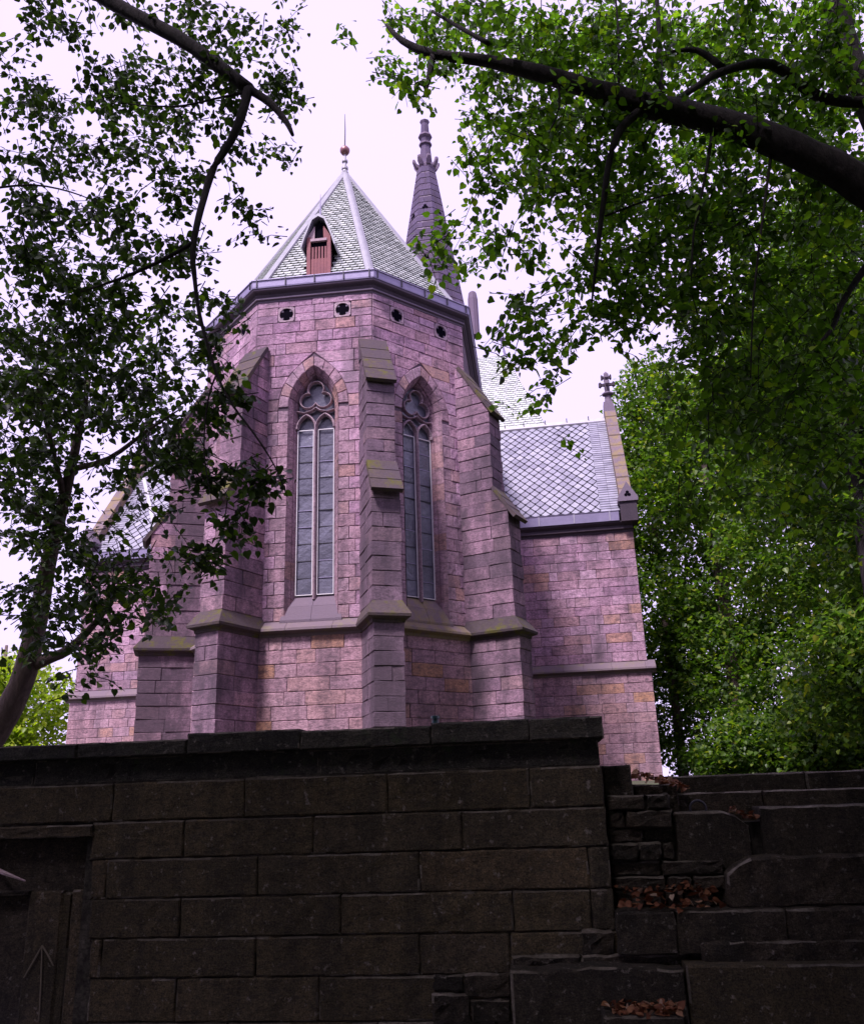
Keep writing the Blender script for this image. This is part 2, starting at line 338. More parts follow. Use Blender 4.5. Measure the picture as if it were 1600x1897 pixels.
# bmesh-free: rebuild the apse wall mesh with its real geometry
L = ORG[church.name]; allv = wallmb; allv.add(lowmb.v, lowmb.f)
me = bpy.data.meshes.new('apse_wall'); me.from_pydata([(x-L.x, y-L.y, z-L.z) for x, y, z in allv.v], [], allv.f); me.materials.append(M_MORT); apse.data = me
OCX = .77; OCZ = 12.45; OCH = .235
def apse_face(deg, weight):
    fr = Frame(C+AP*np.array([math.cos(TH+R_(deg)), math.sin(TH+R_(deg)), 0]), TH+R_(deg))
    fl = Frame(C+APL*np.array([math.cos(TH+R_(deg)), math.sin(TH+R_(deg)), 0]), TH+R_(deg))
    zz = courses(ZB, ZS-.12, .335)
    for i in range(len(zz)-1):
        xs = split_row(-HWL, HWL, .78, .7, (i % 2)*.45)
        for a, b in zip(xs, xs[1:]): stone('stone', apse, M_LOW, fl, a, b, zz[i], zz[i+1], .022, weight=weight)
    zz = courses(ZS2, OCZ-OCH, .33)+[OCZ+OCH, ZT]
    zz[-2] = OCZ+OCH
    BO = .27
    for i in range(len(zz)-1):
        z0, z1 = zz[i], zz[i+1]
        if abs(z0-(OCZ-OCH)) < .01:            # course with the two pierced roundels
            cuts = [-HW, -OCX-OCH, None, -OCX+OCH, -.05, OCX-OCH, None, OCX+OCH, HW]
            zm = (z0+z1)/2
            for a, b in ((-HW, -OCX-OCH), (-OCX+OCH, 0), (0, OCX-OCH), (OCX+OCH, HW)):
                if b-a > .6: 
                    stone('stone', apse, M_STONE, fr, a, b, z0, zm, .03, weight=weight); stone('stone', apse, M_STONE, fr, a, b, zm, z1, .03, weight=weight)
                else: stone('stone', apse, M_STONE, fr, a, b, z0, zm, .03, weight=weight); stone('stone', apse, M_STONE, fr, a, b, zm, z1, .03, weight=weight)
            continue
        b0, b1 = bound(z0, BO), bound(z1, BO)
        if b0 <= 0.02:
            xs = split_row(-HW, HW, .72, .8, (i % 2)*.5)
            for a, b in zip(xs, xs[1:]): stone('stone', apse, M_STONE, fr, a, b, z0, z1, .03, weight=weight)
            continue
        for s in (-1, 1):
            j0 = b0+(.16 if i % 2 and z1 < ZSP else 0); j1 = b1+(.16 if i % 2 and z1 < ZSP else 0)
            if z1 < ZSP:                       # jamb stone beside the opening
                a, b = sorted((s*W_, s*j0)); stone('stone', apse, M_ARCH, fr, a, b, z0, z1, .026, weight=weight)
            rem = HW-j0
            n = 1 if rem < .62 else 2
            xs = [j0, HW] if n == 1 else [j0, j0+rem*(.38+.24*random.random()), HW]
            if j1 <= .02 and b0 > 0: j1 = 0.0
            if abs(j0-j1) < .01:
                for a, b in zip(xs, xs[1:]):
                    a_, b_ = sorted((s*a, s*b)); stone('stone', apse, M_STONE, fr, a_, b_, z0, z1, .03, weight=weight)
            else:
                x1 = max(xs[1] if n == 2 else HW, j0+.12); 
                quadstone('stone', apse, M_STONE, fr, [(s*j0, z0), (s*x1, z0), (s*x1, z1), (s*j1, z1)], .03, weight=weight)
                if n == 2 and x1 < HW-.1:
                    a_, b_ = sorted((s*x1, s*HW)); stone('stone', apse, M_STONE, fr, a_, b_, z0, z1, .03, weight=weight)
    # voussoirs
    for s in (-1, 1):
        inn = arc(0, 16, s); out = arc(BO, 16, s)
        for k in range(5):
            a, b = k*3, k*3+3
            quadstone('voussoir', apse, M_ARCH, fr, inn[a:b+1]+out[a:b+1][::-1], .034, .008)
    # roundels
    for s in (-1, 1):
        bmb = MB(); n = 24; sq = []; ci = []; 
        for k in range(n):
            a = 2*math.pi*(k+.5)/n; c_, s_ = math.cos(a), math.sin(a); m_ = max(abs(c_), abs(s_)); sq.append((s*OCX+c_/m_*(OCH-.012), OCZ+s_/m_*(OCH-.012))); ci.append((s*OCX+c_*.19, OCZ+s_*.19))
        bmb.rings([[fr(x, -.02, z) for x, z in sq], [fr(x, .035, z) for x, z in sq], [fr(x, .035, z) for x, z in ci], [fr(s*OCX+(x-s*OCX)*.88, -.12, OCZ+(z-OCZ)*.88) for x, z in ci]], cap=False)
        ro = mk('roundel', bmb, M_TRAC, church)
        bmb = MB(); bmb.add([fr(s*OCX+.19*math.cos(2*math.pi*k/16), .004, OCZ+.19*math.sin(2*math.pi*k/16)) for k in range(16)], [tuple(range(16))]); mk('opening', bmb, M_DARK, ro)
        for k in range(4):                     # quatrefoil cusps
            bmb = MB(); a = R_(45+90*k); p = [(s*OCX+.19*math.cos(a-.28), OCZ+.19*math.sin(a-.28)), (s*OCX+.19*math.cos(a+.28), OCZ+.19*math.sin(a+.28)), (s*OCX+.12*math.cos(a), OCZ+.12*math.sin(a))]
            bmb.rings([[fr(x, .006, z) for x, z in p], [fr(x, .014, z) for x, z in p]])
            mk('cusp', bmb, M_CORN, ro)
    # window: reveal, tracery, panes, sill
    win = mk('window', MB(), M_ARCH, church); t = MB()
    prof = [(0, .034), (-.02, .0), (-.095, -.13), (-.10, -.19), (-.125, -.19), (-.165, -.30), (-.165, -.40)]
    def pt(s, i, off):
        if i[0] == 'j': return (s*(W_+off), i[1])
        r = RA+off; a1 = math.acos(min(1, W_/r)); a = a1*i[1]; return (s*(r*math.cos(a)-W_), ZSP+r*math.sin(a))
    for s in (-1, 1):
        zj = courses(PB-.55, ZSP, .46); segs = [[('j', a+.004), ('j', b-.004)] for a, b in zip(zj, zj[1:])]
        segs += [[('a', k/5+(.006 if k else 0)+j*(1/5-.012)/3) for j in range(4)] for k in range(5)]
        for sg in segs:
            rr = [[fr(*((lambda q: (q[0], y, q[1]))(pt(s, i, off)))) for off, y in prof] for i in sg]
            t.rings(rr, cap=False, closed=False)
    me = bpy.data.meshes.new('window'); L = ORG[church.name]; me.from_pydata([(x-L.x, y-L.y, z-L.z) for x, y, z in t.v], [], t.f); me.materials.append(M_ARCH); win.data = me; ORG[win.name] = L
    wi = W_-.165; yd = -.27
    # glass behind everything, in panes
    for s in (-1, 1):
        zz2 = courses(PB, PT, .44)
        for a, b in zip(zz2, zz2[1:]):
            g = MB(); tilt = .03*(random.random()-.5)
            x0, x1 = sorted((s*.05, s*(wi-.005)))
            g.add([fr(x0, yd-.06+tilt, a+.008), fr(x1, yd-.06-tilt, a+.008), fr(x1, yd-.06+tilt, b-.008), fr(x0, yd-.06, b-.008)], [(0, 1, 2, 3)]); 
            g.add([fr(x0, yd-.07, a-.01), fr(x1, yd-.07, a-.01), fr(x1, yd-.055, a+.008), fr(x0, yd-.055, a+.008)], [(0, 1, 2, 3)])
            mk('pane', g, M_GLASS, win)
        fb = MB(); x0, x1 = sorted((s*.055, s*(wi-.012))); e = .018
        fb.box(fr, x0, x0+e, yd-.03, yd, PB, PT); fb.box(fr, x1-e, x1, yd-.03, yd, PB, PT)
        fb.box(fr, x0+e, x1-e, yd-.03, yd, PB, PB+e); fb.box(fr, x0+e, x1-e, yd-.03, yd, PT-e, PT)
        mk('pane_frame', fb, M_FRAME, win)
        for a in zz2[1:-1]:
            bb = MB(); bb.box(fr, x0+e, x1-e, yd-.058, yd-.044, a-.009, a+.009); mk('saddle_bar', bb, M_IRON if random.random() < .5 else M_ZINC, win)
    g = MB(); p = [(-wi, PT-.05), (wi, PT-.05)]+[q for q in arc(-.165, 8, 1)]+arc(-.165, 8, -1)[::-1][1:]
    g.add([fr(x, yd-.10, z) for x, z in p], [tuple(range(len(p)))]); mk('glass', g, M_GLASS, win)
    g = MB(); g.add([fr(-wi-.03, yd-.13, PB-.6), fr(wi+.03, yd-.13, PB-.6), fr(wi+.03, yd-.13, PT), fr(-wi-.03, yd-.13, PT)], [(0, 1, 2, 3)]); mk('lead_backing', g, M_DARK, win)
    # tracery bars: diamond sections swept in the face plane
    tr = MB()
    def bar(pts, wd=.055, dp=.11, y=yd+.02):
        P = np.array(pts, float); rs = []
        for i in range(len(P)):
            d = P[min(i+1, len(P)-1)]-P[max(i-1, 0)]; d /= np.linalg.norm(d)+1e-9; q = np.array([-d[1], d[0]])
            c = P[i]; rs.append([fr(*(lambda z: (z[0], y-dp/2, z[1]))(c+q*wd*.5)), fr(*(lambda z: (z[0], y+dp*.2, z[1]))(c+q*wd*.42)), fr(*(lambda z: (z[0], y+dp/2, z[1]))(c+q*wd*.12)), fr(*(lambda z: (z[0], y+dp/2, z[1]))(c-q*wd*.12)), fr(*(lambda z: (z[0], y+dp*.2, z[1]))(c-q*wd*.42)), fr(*(lambda z: (z[0], y-dp/2, z[1]))(c-q*wd*.5))])
        tr.rings(rs)
    bar([(0, PB-.12), (0, PT+.12)], .085, .15)
    lw = (wi)/2; zl = PT+.02
    for s in (-1, 1):                          # two lancet heads
        for ss in (-1, 1):
            r = lw*1.75; cx_ = s*lw-ss*(r-lw); a1 = math.acos((r-lw)/r)
            bar([(cx_+ss*r*math.cos(a), zl+r*math.sin(a)) for a in np.linspace(0, a1, 7)], .075, .13)
    zc = 10.06; rl = .215; dl = .235
    for k in range(3):                         # trefoil
        a0 = R_(90+120*k); cxk, czk = dl*math.cos(a0), dl*math.sin(a0)*.92
        bar([(cxk+rl*math.cos(a0+a), zc+czk+rl*math.sin(a0+a)) for a in np.linspace(-R_(128), R_(128), 15)], .05, .12)
    for s in (-1, 1): bar([(s*wi, PT+.52), (s*.30, PT+.47), (s*.12, PT+.52), (0, PT+.60)], .05, .12)
    mk('tracery', tr, M_TRAC, win)
    sb = MB(); zb, yb = ZS2-.01, .035
    for a, b, z0, y0, z1, y1, wa, wb in ((0, 1, PB-.02, yd-.05, PB-.30, -.10, wi+.02, W_+.0), (1, 2, PB-.31, -.085, zb+.02, .07, W_+.02, W_+.10)):
        for x0, x1 in ((-1, 0), (0, 1)):
            g_ = .004
            sb.hexa([fr(x0*wb+(g_ if x0 == 0 else 0), y1, z1-.06), fr(x1*wb-(g_ if x1 == 0 else 0), y1, z1-.06), fr(x1*wa-(g_ if x1 == 0 else 0), y0-.02, z1-.06), fr(x0*wa+(g_ if x0 == 0 else 0), y0-.02, z1-.06),
                     fr(x0*wb+(g_ if x0 == 0 else 0), y1, z1), fr(x1*wb-(g_ if x1 == 0 else 0), y1, z1), fr(x1*wa-(g_ if x1 == 0 else 0), y0, z0), fr(x0*wa+(g_ if x0 == 0 else 0), y0, z0)])
    mk('sill', sb, M_SILL if deg != 45 else M_MOSS, win)
    # string course along the face
    st = MB()
    for x0, x1 in zip(np.linspace(-HWL-.1, HWL+.1, 4)[:-1], np.linspace(-HWL-.1, HWL+.1, 4)[1:]):
        pr = [(-.03, ZS2+.02), (.27, ZS+.06), (.28, ZS), (.25, ZS-.015), (.15, ZS-.06), (.12, ZS-.13), (-.03, ZS-.13)]
        st.rings([[fr(x0+.004, y, z) for y, z in pr], [fr(x1-.004, y, z) for y, z in pr]])
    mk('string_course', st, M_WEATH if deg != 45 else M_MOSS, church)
for dg, wt in ((-45, .45), (0, 1.0), (45, .9)): apse_face(dg, wt)

# buttresses
BW = .35
def buttress(deg, weight):
    e = TH+R_(deg); fr = Frame(C, e)           # y = radius from the apse centre, x = across
    core = MB(); g = .02
    for (y1, z0, z1) in ((5.45, ZB, ZS-.05), (5.36, ZS, 7.0), (4.96, 7.0, 9.9)):
        core.box(fr, -BW+g, BW-g, 3.9, y1-g, z0, z1)
    core.hexa([fr(-BW+g, 3.9, 6.95), fr(BW-g, 3.9, 6.95), fr(BW-g, 5.34, 6.95), fr(-BW+g, 5.34, 6.95), fr(-BW+g, 3.9, 7.6), fr(BW-g, 3.9, 7.6), fr(BW-g, 4.95, 7.6), fr(-BW+g, 4.95, 7.6)])
    core.hexa([fr(-BW+g, 3.8, 9.85), fr(BW-g, 3.8, 9.85), fr(BW-g, 4.94, 9.85), fr(-BW+g, 4.94, 9.85), fr(-BW+g, 3.8, 11.4), fr(BW-g, 3.8, 11.4), fr(BW-g, 4.06, 11.4), fr(-BW+g, 4.06, 11.4)])
    bt = mk('buttress', core, M_MORT, church)
    def blocks(y0, y1, za, zb, h=.335, slope=None):
        zz = courses(za, zb, h)
        for i in range(len(zz)-1):
            z0, z1 = zz[i]+.006, zz[i+1]-.006
            ya = y1 if slope is None else slope(z1)
            ymid = y0+(y1-y0)*(.45+.25*random.random())
            if slope is not None: ymid = min(ymid, ya-.05)
            parts = [(y0, ymid), (ymid, y1)] if (ymid-y0) > .18 else [(y0, y1)]
            for yi, (a, b) in enumerate(parts):
                outer = yi == len(parts)-1
                bt_ = ya if (outer and slope is not None) else b; b = slope(zz[i])+.006 if (outer and slope is not None) else b
                if outer and i % 2 and slope is None:
                    xm = BW*(random.random()-.5)*.5
                    xs = ((-BW, xm-.005), (xm+.005, BW))
                else: xs = ((-BW, BW),)
                for x0, x1 in xs:
                    m = MB(); j = lambda: .034*(random.random()-.5)
                    c_ = .012
                    A, B = a+.006, b-(.006 if not outer else 0); Bt = B if bt_ == b else bt_
                    base = [(x0, A), (x1, A), (x1, B), (x0, B)]; topq = [(x0, A), (x1, A), (x1, Bt), (x0, Bt)]
                    cx0, cy0 = (x0+x1)/2, (A+B)/2
                    def inset(q, d): return [(x+(d if x < cx0 else -d), y+(d if y < cy0 else -d)) for x, y in q]
                    jj = [(j(), j()) for _ in range(4)]
                    R1 = [fr(x, y, z0) for x, y in inset(base, c_)]; R4 = [fr(x, y, z1) for x, y in inset(topq, c_)]
                    R2 = [fr(x+jj[k][0], y+jj[k][1], z0+c_) for k, (x, y) in enumerate(base)]; R3 = [fr(x+jj[k][0], y+jj[k][1], z1-c_) for k, (x, y) in enumerate(topq)]
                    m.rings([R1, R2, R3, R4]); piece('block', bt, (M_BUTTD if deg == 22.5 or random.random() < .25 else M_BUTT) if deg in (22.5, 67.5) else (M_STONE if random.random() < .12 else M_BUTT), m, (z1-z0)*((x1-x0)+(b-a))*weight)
    blocks(RL-.22, 5.45, ZB, ZS-.12); blocks(RW-.2, 5.36, ZS2+.1, 6.95)
    s2 = lambda z: 5.36-(z-6.95)/(7.62-6.95)*.40
    blocks(RW-.2, 5.36, 6.95, 7.62, .335, s2); blocks(RW-.2, 4.96, 7.62, 9.85)
    s1 = lambda z: 4.96-(z-9.85)/(11.4-9.85)*.86
    blocks(RW-.25, 4.96, 9.85, 11.4, .31, s1)
    def slabs(ya, za, yb, zb, n, w0):          # sloping weathering slabs from (ya, za) down to (yb, zb)
        for k in range(n):
            f0, f1 = k/n, (k+1)/n; y0, z0 = ya+(yb-ya)*f0, za+(zb-za)*f0; y1, z1 = ya+(yb-ya)*f1, za+(zb-za)*f1
            d = np.array([yb-ya, zb-za]); d /= np.linalg.norm(d); q = np.array([-d[1], d[0]]); th = .07
            m = MB(); w_ = w0+.004*k
            lo = .012
            P = [(y0, z0), (y1, z1), (y1+q[0]*(th+lo), z1+q[1]*(th+lo)), (y0+q[0]*th, z0+q[1]*th)]
            P[0], P[1] = (P[0][0]-q[0]*.02, P[0][1]-q[1]*.02), (P[1][0]-q[0]*.02, P[1][1]-q[1]*.02)
            m.rings([[fr(-w_, y, z) for y, z in P], [fr(w_, y, z) for y, z in P]]); mk('weathering_slab', m, M_WEATH, bt)
    slabs(4.06, 11.42, 5.06, 9.78, 4, BW+.025); slabs(4.92, 7.66, 5.52, 6.74, 3, BW+.025)
    cp = MB(); a = .13
    lv = [(BW+.02, 5.47, ZS-.13), (BW+.03, 5.48, ZS-.06), (BW+.14, 5.60, ZS-.01), (BW+.15, 5.61, ZS+.05), (BW-.01, 5.355, ZS2+.12)]
    cp.rings([[fr(-x, 3.9, z), fr(x, 3.9, z), fr(x, y, z), fr(-x, y, z)] for x, y, z in lv])
    mk('string_cap', cp, M_WEATH, bt)
for dg, wt in ((-67.5, .7), (-22.5, 1.0), (22.5, 1.1), (67.5, 1.1)): buttress(dg, wt)

# choir block behind the apse, cornice, gutter
chf = Frame(C, TH)
mb = MB(); mb.box(chf, -AP+.01, AP-.01, -14, 0, .1, ZT); mk('choir_wall', mb, M_STONE, church)
def chring(r, z):                              # apse polygon running back along the choir
    a = r*math.cos(R_(22.5)); h = r*math.sin(R_(22.5))
    P = [(-a, -9.0), (-a, h), (-h, a), (h, a), (a, h), (a, -9.0)]
    return [chf(x, y, z) for x, y in P]
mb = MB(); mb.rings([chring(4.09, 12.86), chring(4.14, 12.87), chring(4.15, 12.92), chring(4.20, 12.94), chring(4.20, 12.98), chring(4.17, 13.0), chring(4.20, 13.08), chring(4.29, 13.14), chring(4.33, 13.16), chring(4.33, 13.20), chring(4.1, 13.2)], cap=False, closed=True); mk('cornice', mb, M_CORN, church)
mb = MB(); mb.rings([chring(4.2, 13.205), chring(4.36, 13.205), chring(4.37, 13.24), chring(4.36, 13.245), chring(4.37, 13.43), chring(4.40, 13.43), chring(4.40, 13.455), chring(4.34, 13.455), chring(4.28, 13.26)], cap=False); gut = mk('gutter', mb, M_ZINC, church)
mb = MB(); a_, h_ = 4.4*math.cos(R_(22.5)), 4.4*math.sin(R_(22.5))
for dg in (-45, 0, 45):
    fr = Frame(C, TH+R_(dg))
    for x in (-1.55, -.75, .05, .85, 1.55): mb = MB(); mb.box(fr, x-.012, x+.012, a_-.05, a_+.006, 13.23, 13.46); mk('bracket', mb, M_IRON, gut)

# apse roof
ZR0, ZR1, RR = 13.36, 20.09, 4.06
apo = RR*math.cos(R_(22.5)); hwr = RR*math.sin(R_(22.5))
mb = MB(); mb.rings([octa(RR-.03, ZR0-.02), octa(.03, ZR1-.05)]); 
mb.hexa([chf(-apo, -10, ZR0), chf(apo, -10, ZR0), chf(apo, 0, ZR0), chf(-apo, 0, ZR0), chf(-.03, -10, ZR1-1.0), chf(.03, -10, ZR1-1.0), chf(.03, 0, ZR1-1.0), chf(-.03, 0, ZR1-1.0)])
aroof = mk('apse_roof', mb, M_UND2, church)
sl_n = math.hypot(apo, ZR1-ZR0); 
def slope_frame(o, tdir, udir):                # x along tdir, y up the slope, z outwards
    tdir = np.array(tdir, float); udir = np.array(udir, float); tdir /= np.linalg.norm(tdir); udir /= np.linalg.norm(udir); nn = np.cross(tdir, udir)
    return lambda x, y, z: np.array(o)+x*tdir+y*udir+z*nn
def scallops(mb, sf, y0, y1, half, row=.145, wd=.21, hip=.0, skip=None):
    y = y0; i = 0
    while y < y1:
        h = half(y)-hip
        n = int(2*h/wd)+2
        for k in range(n):
            x0 = -h+(k-(.5 if i % 2 else 0))*wd; x1 = x0+wd-.012; x0c, x1c = max(x0, -h), min(x1, h)
            if x1c-x0c < .03: continue
            if skip and skip((x0c+x1c)/2, y): continue
            z = .030+.010*random.random(); jy = .016*(random.random()-.5); c = (x0c+x1c)/2; q = (x1c-x0c)*.5
            P = [(x0c, y+row*1.12, .004), (x0c, y+.045+jy, z), (c-q*.55, y+.012+jy, z+.003), (c+q*.55, y+.012+jy, z+.003), (x1c, y+.045+jy, z), (x1c, y+row*1.12, .004)]
            b0 = len(mb.v); mb.v += [tuple(sf(*p)) for p in P]+[tuple(sf(p[0], p[1], p[2]-.020)) for p in P[1:5]]
            mb.f += [[b0+5, b0+4, b0+3, b0+2, b0+1, b0]]+[[b0+1+t, b0+2+t, b0+7+t, b0+6+t] for t in range(3)]
        y += row; i += 1
mb = MB(); lead = []
for dg in (-45, 0, 45):
    n3 = np.array([math.cos(TH+R_(dg)), math.sin(TH+R_(dg)), 0]); t3 = np.array([-n3[1], n3[0], 0]); o = C+apo*n3+np.array([0, 0, ZR0])
    sf = slope_frame(o, t3, -apo*n3+np.array([0, 0, ZR1-ZR0]))
    scallops(mb, sf, .0, sl_n-.35, lambda y: hwr*(1-y/sl_n), hip=.10, skip=(lambda x, y: abs(x) < .36 and y < 1.75) if dg == 0 else None)
mk('slate_covering', mb, M_SLATE2, aroof, kind='stuff')
for k in (-67.5, -22.5, 22.5, 67.5):
    a = TH+R_(k); e3 = np.array([math.cos(a), math.sin(a), 0]); t3 = np.array([-e3[1], e3[0], 0])
    p0 = C+(RR+.02)*e3+np.array([0, 0, ZR0]); p1 = C+np.array([0, 0, ZR1]); m = MB()
    ou = np.array([e3[0]*(ZR1-ZR0), e3[1]*(ZR1-ZR0), RR]); ou /= np.linalg.norm(ou)
    m.rings([[p-t3*.12+ou*-.02, p-t3*.12+ou*.03, p-t3*.03+ou*.075, p+t3*.03+ou*.075, p+t3*.12+ou*.03, p+t3*.12+ou*-.02] for p in (p0, p1)]); mk('hip_flashing', m, M_HIP, aroof)
mb = MB(); mb.lathe((C[0], C[1], 0), [(.16, 19.75), (.10, 20.05), (.075, 20.2), (.11, 20.22), (.11, 20.30), (.06, 20.34), (.055, 20.5), (.10, 20.52), (.10, 20.58), (.045, 20.62), (.04, 20.85)], 12)
fin = mk('finial', mb, M_LEAD, aroof, smooth=False)
mb = MB(); mb.lathe((C[0], C[1], 21.0), [(.02, -.17), (.11, -.14), (.165, -.05), (.17, .0), (.165, .05), (.11, .13), (.02, .16)], 16); mk('ball', mb, M_COPPER, fin, smooth=True)
mb = MB(); mb.tube([(C[0], C[1], 21.1), (C[0]+.01, C[1], 21.9), (C[0], C[1], 22.55)], [.022, .018, .008], 6); mk('lightning_rod', mb, M_IRON, fin)

# dormer hatch on the front face of the apse roof
df = Frame(C, TH); dx = .02
mb = MB()
def pent(y, w, zb, ze, za): return [df(dx-w, y, zb), df(dx+w, y, zb), df(dx+w, y, ze), df(dx, y, za), df(dx-w, y, ze)]
mb.rings([pent(2.0, .33, 13.5, 15.05, 15.62), pent(3.44, .33, 13.5, 15.05, 15.62)]); dor = mk('dormer', mb, M_DARK, church)
for i in range(5):                             # boards with slits between the upper ends
    m = MB(); x0 = dx-.22+i*.09
    m.box(df, x0+.003, x0+.087, 3.442, 3.475+.006*random.random(), 13.55, 14.35); 
    m.box(df, x0+.020, x0+.072, 3.442, 3.472, 14.35, 14.74); mk('board', m, M_WOOD, dor)
m = MB(); m.box(df, dx-.34, dx-.235, 3.40, 3.50, 13.5, 15.06); mk('post', m, M_WOOD, dor)
m = MB(); m.box(df, dx+.235, dx+.34, 3.40, 3.50, 13.5, 15.06); mk('post', m, M_WOOD, dor)
m = MB(); m.box(df, dx-.235, dx+.235, 3.442, 3.53, 14.90, 14.98); mk('crossbar', m, M_WOODL, dor)
for s in (-1, 1):
    m = MB(); a = [(s*.34, 14.98), (s*.13, 14.98), (s*.12, 15.33), (s*.13, 15.42), (s*.34, 15.06)]
    m.rings([[df(dx+x, 3.445, z) for x, z in a], [df(dx+x, 3.48, z) for x, z in a]]); mk('panel', m, M_WOODL if s < 0 else M_WOOD, dor)
    m = MB(); P = [(0, 15.74), (s*.20, 15.62), (s*.41, 15.02), (s*.50, 14.70), (s*.46, 14.68), (s*.37, 15.0), (s*.17, 15.55), (0, 15.66)]
    m.rings([[df(dx+x, 2.1, z) for x, z in P], [df(dx+x, 3.62, z) for x, z in P]]); mk('dormer_roof', m, M_SLATE, dor)
m = MB(); m.tube([df(dx, 3.35, 15.6), df(dx, 3.35, 15.85), df(dx, 3.35, 16.6)], [.05, .028, .006], 6); mk('spike', m, M_ZINC, dor)

# transept
TA = R_(-98.94); B = np.array([-1.5158, 30.777, 0]); TF = Frame(B, TA)
XR, XL, ZW, RN, RZ, EZ = 8.72, -12.22, 8.66, -3.82, 14.69, 9.42
mb = MB(); mb.box(TF, XL+.02, XR-.02, -7.6, -.02, .1, ZW+.3); mb.box(TF, XL-.08, XR+.08, -7.7, .08, .1, ZS-.1)
for x0, x1 in ((XL+.02, XL+.35), (XR-.35, XR-.02)):
    P = [(0, ZW), (RN, RZ), (2*RN, ZW)]; mb.rings([[TF(x0, y, z) for y, z in P], [TF(x1, y, z) for y, z in P]])
tran = mk('transept_wall', mb, M_MORT, church)
def transept_face(xa, xb, weight):
    zz = courses(ZB, ZS-.12, .335); fl = Frame(B+.08*TF.n, TA)
    for i in range(len(zz)-1):
        xs = split_row(xa-(.1 if xa < -5 else 0), xb+(.1 if xb > 5 else 0), .8, .7, (i % 2)*.45)
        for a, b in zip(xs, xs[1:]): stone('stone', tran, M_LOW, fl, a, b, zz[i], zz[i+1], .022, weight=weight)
    zz = courses(ZS2+.02, ZW, .33); fl = Frame(B-.02*TF.n, TA)
    for i in range(len(zz)-1):
        xs = split_row(xa, xb, .78, .8, (i % 2)*.5)
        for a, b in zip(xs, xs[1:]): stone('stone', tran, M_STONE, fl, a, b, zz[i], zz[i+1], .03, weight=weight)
    pr = [(-.03, ZS2+.04), (.24, ZS+.06), (.25, ZS), (.22, ZS-.02), (.14, ZS-.06), (.11, ZS-.13), (-.03, ZS-.13)]; m = MB()
    xs = split_row(xa-(.25 if xa < -5 else 0), xb+(.25 if xb > 5 else 0), 1.1, .3)
    for a, b in zip(xs, xs[1:]): m.rings([[TF(a+.003, y, z) for y, z in pr], [TF(b-.003, y, z) for y, z in pr]])
    mk('string_course', m, M_WEATH, church)
    m = MB(); pr = [(-.05, ZW-.02), (.02, ZW-.02), (.04, ZW+.06), (.12, ZW+.10), (.10, ZW+.22), (.22, ZW+.30), (.24, ZW+.36), (-.05, ZW+.36)]
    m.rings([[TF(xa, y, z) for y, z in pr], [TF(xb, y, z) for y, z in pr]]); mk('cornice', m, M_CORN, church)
    m = MB(); e = .35
    ga, gb = (xa+.25 if xa < -5 else xa), (xb-.45 if xb > 5 else xb)
    pr = [(.0, ZW+.365), (.27, ZW+.365), (.29, ZW+.68), (.31, ZW+.72), (.26, ZW+.74), (.0, ZW+.42)]
    m.rings([[TF(ga, y, z) for y, z in pr], [TF(gb, y, z) for y, z in pr]]); g = mk('gutter', m, M_ZINC, church)
    for x in np.arange(ga+.5, gb, 1.25): m = MB(); m.box(TF, x-.015, x+.015, .2, .305, ZW+.37, ZW+.73); mk('bracket', m, M_LEAD, g)
transept_face(3.7, XR, .55); transept_face(XL, -3.7, .40)
sl = math.hypot(-RN+.05, RZ-EZ); su = TF.n*(RN-.05)+np.array([0, 0, RZ-EZ])
mb = MB(); P = [(.05, EZ-.05), (RN, RZ-.05), (2*RN-.05, EZ-.05)]; mb.rings([[TF(XL+.2, y, z) for y, z in P], [TF(XR-.2, y, z) for y, z in P]]); troof = mk('transept_roof', mb, M_UND, church)
sf = slope_frame(TF(0, .05, EZ), TF.t, su)
def diamonds(xa, xb, y0, y1, weight, px=.36, py=.235):
    i = 0; y = y0
    while y < y1:
        x = xa+(px/2 if i % 2 else 0)
        while x < xb+px*.4:
            z = .028+.008*random.random(); m = MB(); h = py*.90; q = px*.435
            P = [(x, min(y+h, y1+.05), .006), (x-q, y+.01, .012), (x-.03, y-h+.03, z), (x+.03, y-h+.03, z), (x+q, y+.01, .012)]
            P = [(min(max(a, xa), xb), max(b, y0-.08), c) for a, b, c in P]
            b0 = [sf(*p) for p in P]+[sf(p[0], p[1], p[2]-.02) for p in P]
            m.add(b0, [(4, 3, 2, 1, 0), (1, 2, 7, 6), (2, 3, 8, 7), (3, 4, 9, 8)]); piece('slate', troof, M_SLATE, m, weight*(1 if abs(x-6.5) < 2.5 else .1)+random.random()*.001)
            x += px
        y += py; i += 1
diamonds(3.9, XR-1.05, .12, sl-.25, 1.0); diamonds(XL+.95, -7.5, .12, sl-.25, .3)
m = MB()
for x0, x1 in ((XR-1.05, XR-.34), (XL+.30, XL+.95)):
    y = .02
    while y < sl-.15:
        for a, b in ((x0, (x0+x1)/2), ((x0+x1)/2, x1)): m.hexa([sf(a+.004, y, .015), sf(b-.004, y, .015), sf(b-.004, y+.2, .004), sf(a+.004, y+.2, .004), sf(a+.004, y+.005, .04), sf(b-.004, y+.005, .04), sf(b-.004, y+.2, .012), sf(a+.004, y+.2, .012)])
        y += .15
mk('verge_slates', m, M_SLATE, troof, kind='stuff')
m = MB(); m.rings([[sf(x, sl-.16, .05), sf(x, sl+.03, .08), sf(x, sl+.05, -.1), sf(x, sl-.2, -.02)] for x in (XL+.3, XR-.3)]); rc = mk('ridge_flashing', m, M_LEAD, troof)
m = MB()
for x in (4.2, 5.0, 5.9, 6.8, 7.7): m.tube([sf(x, sl-.05, .05), sf(x, sl+.02, .22)], .018, 5)
mk('ridge_hook', m, M_IRON, rc)
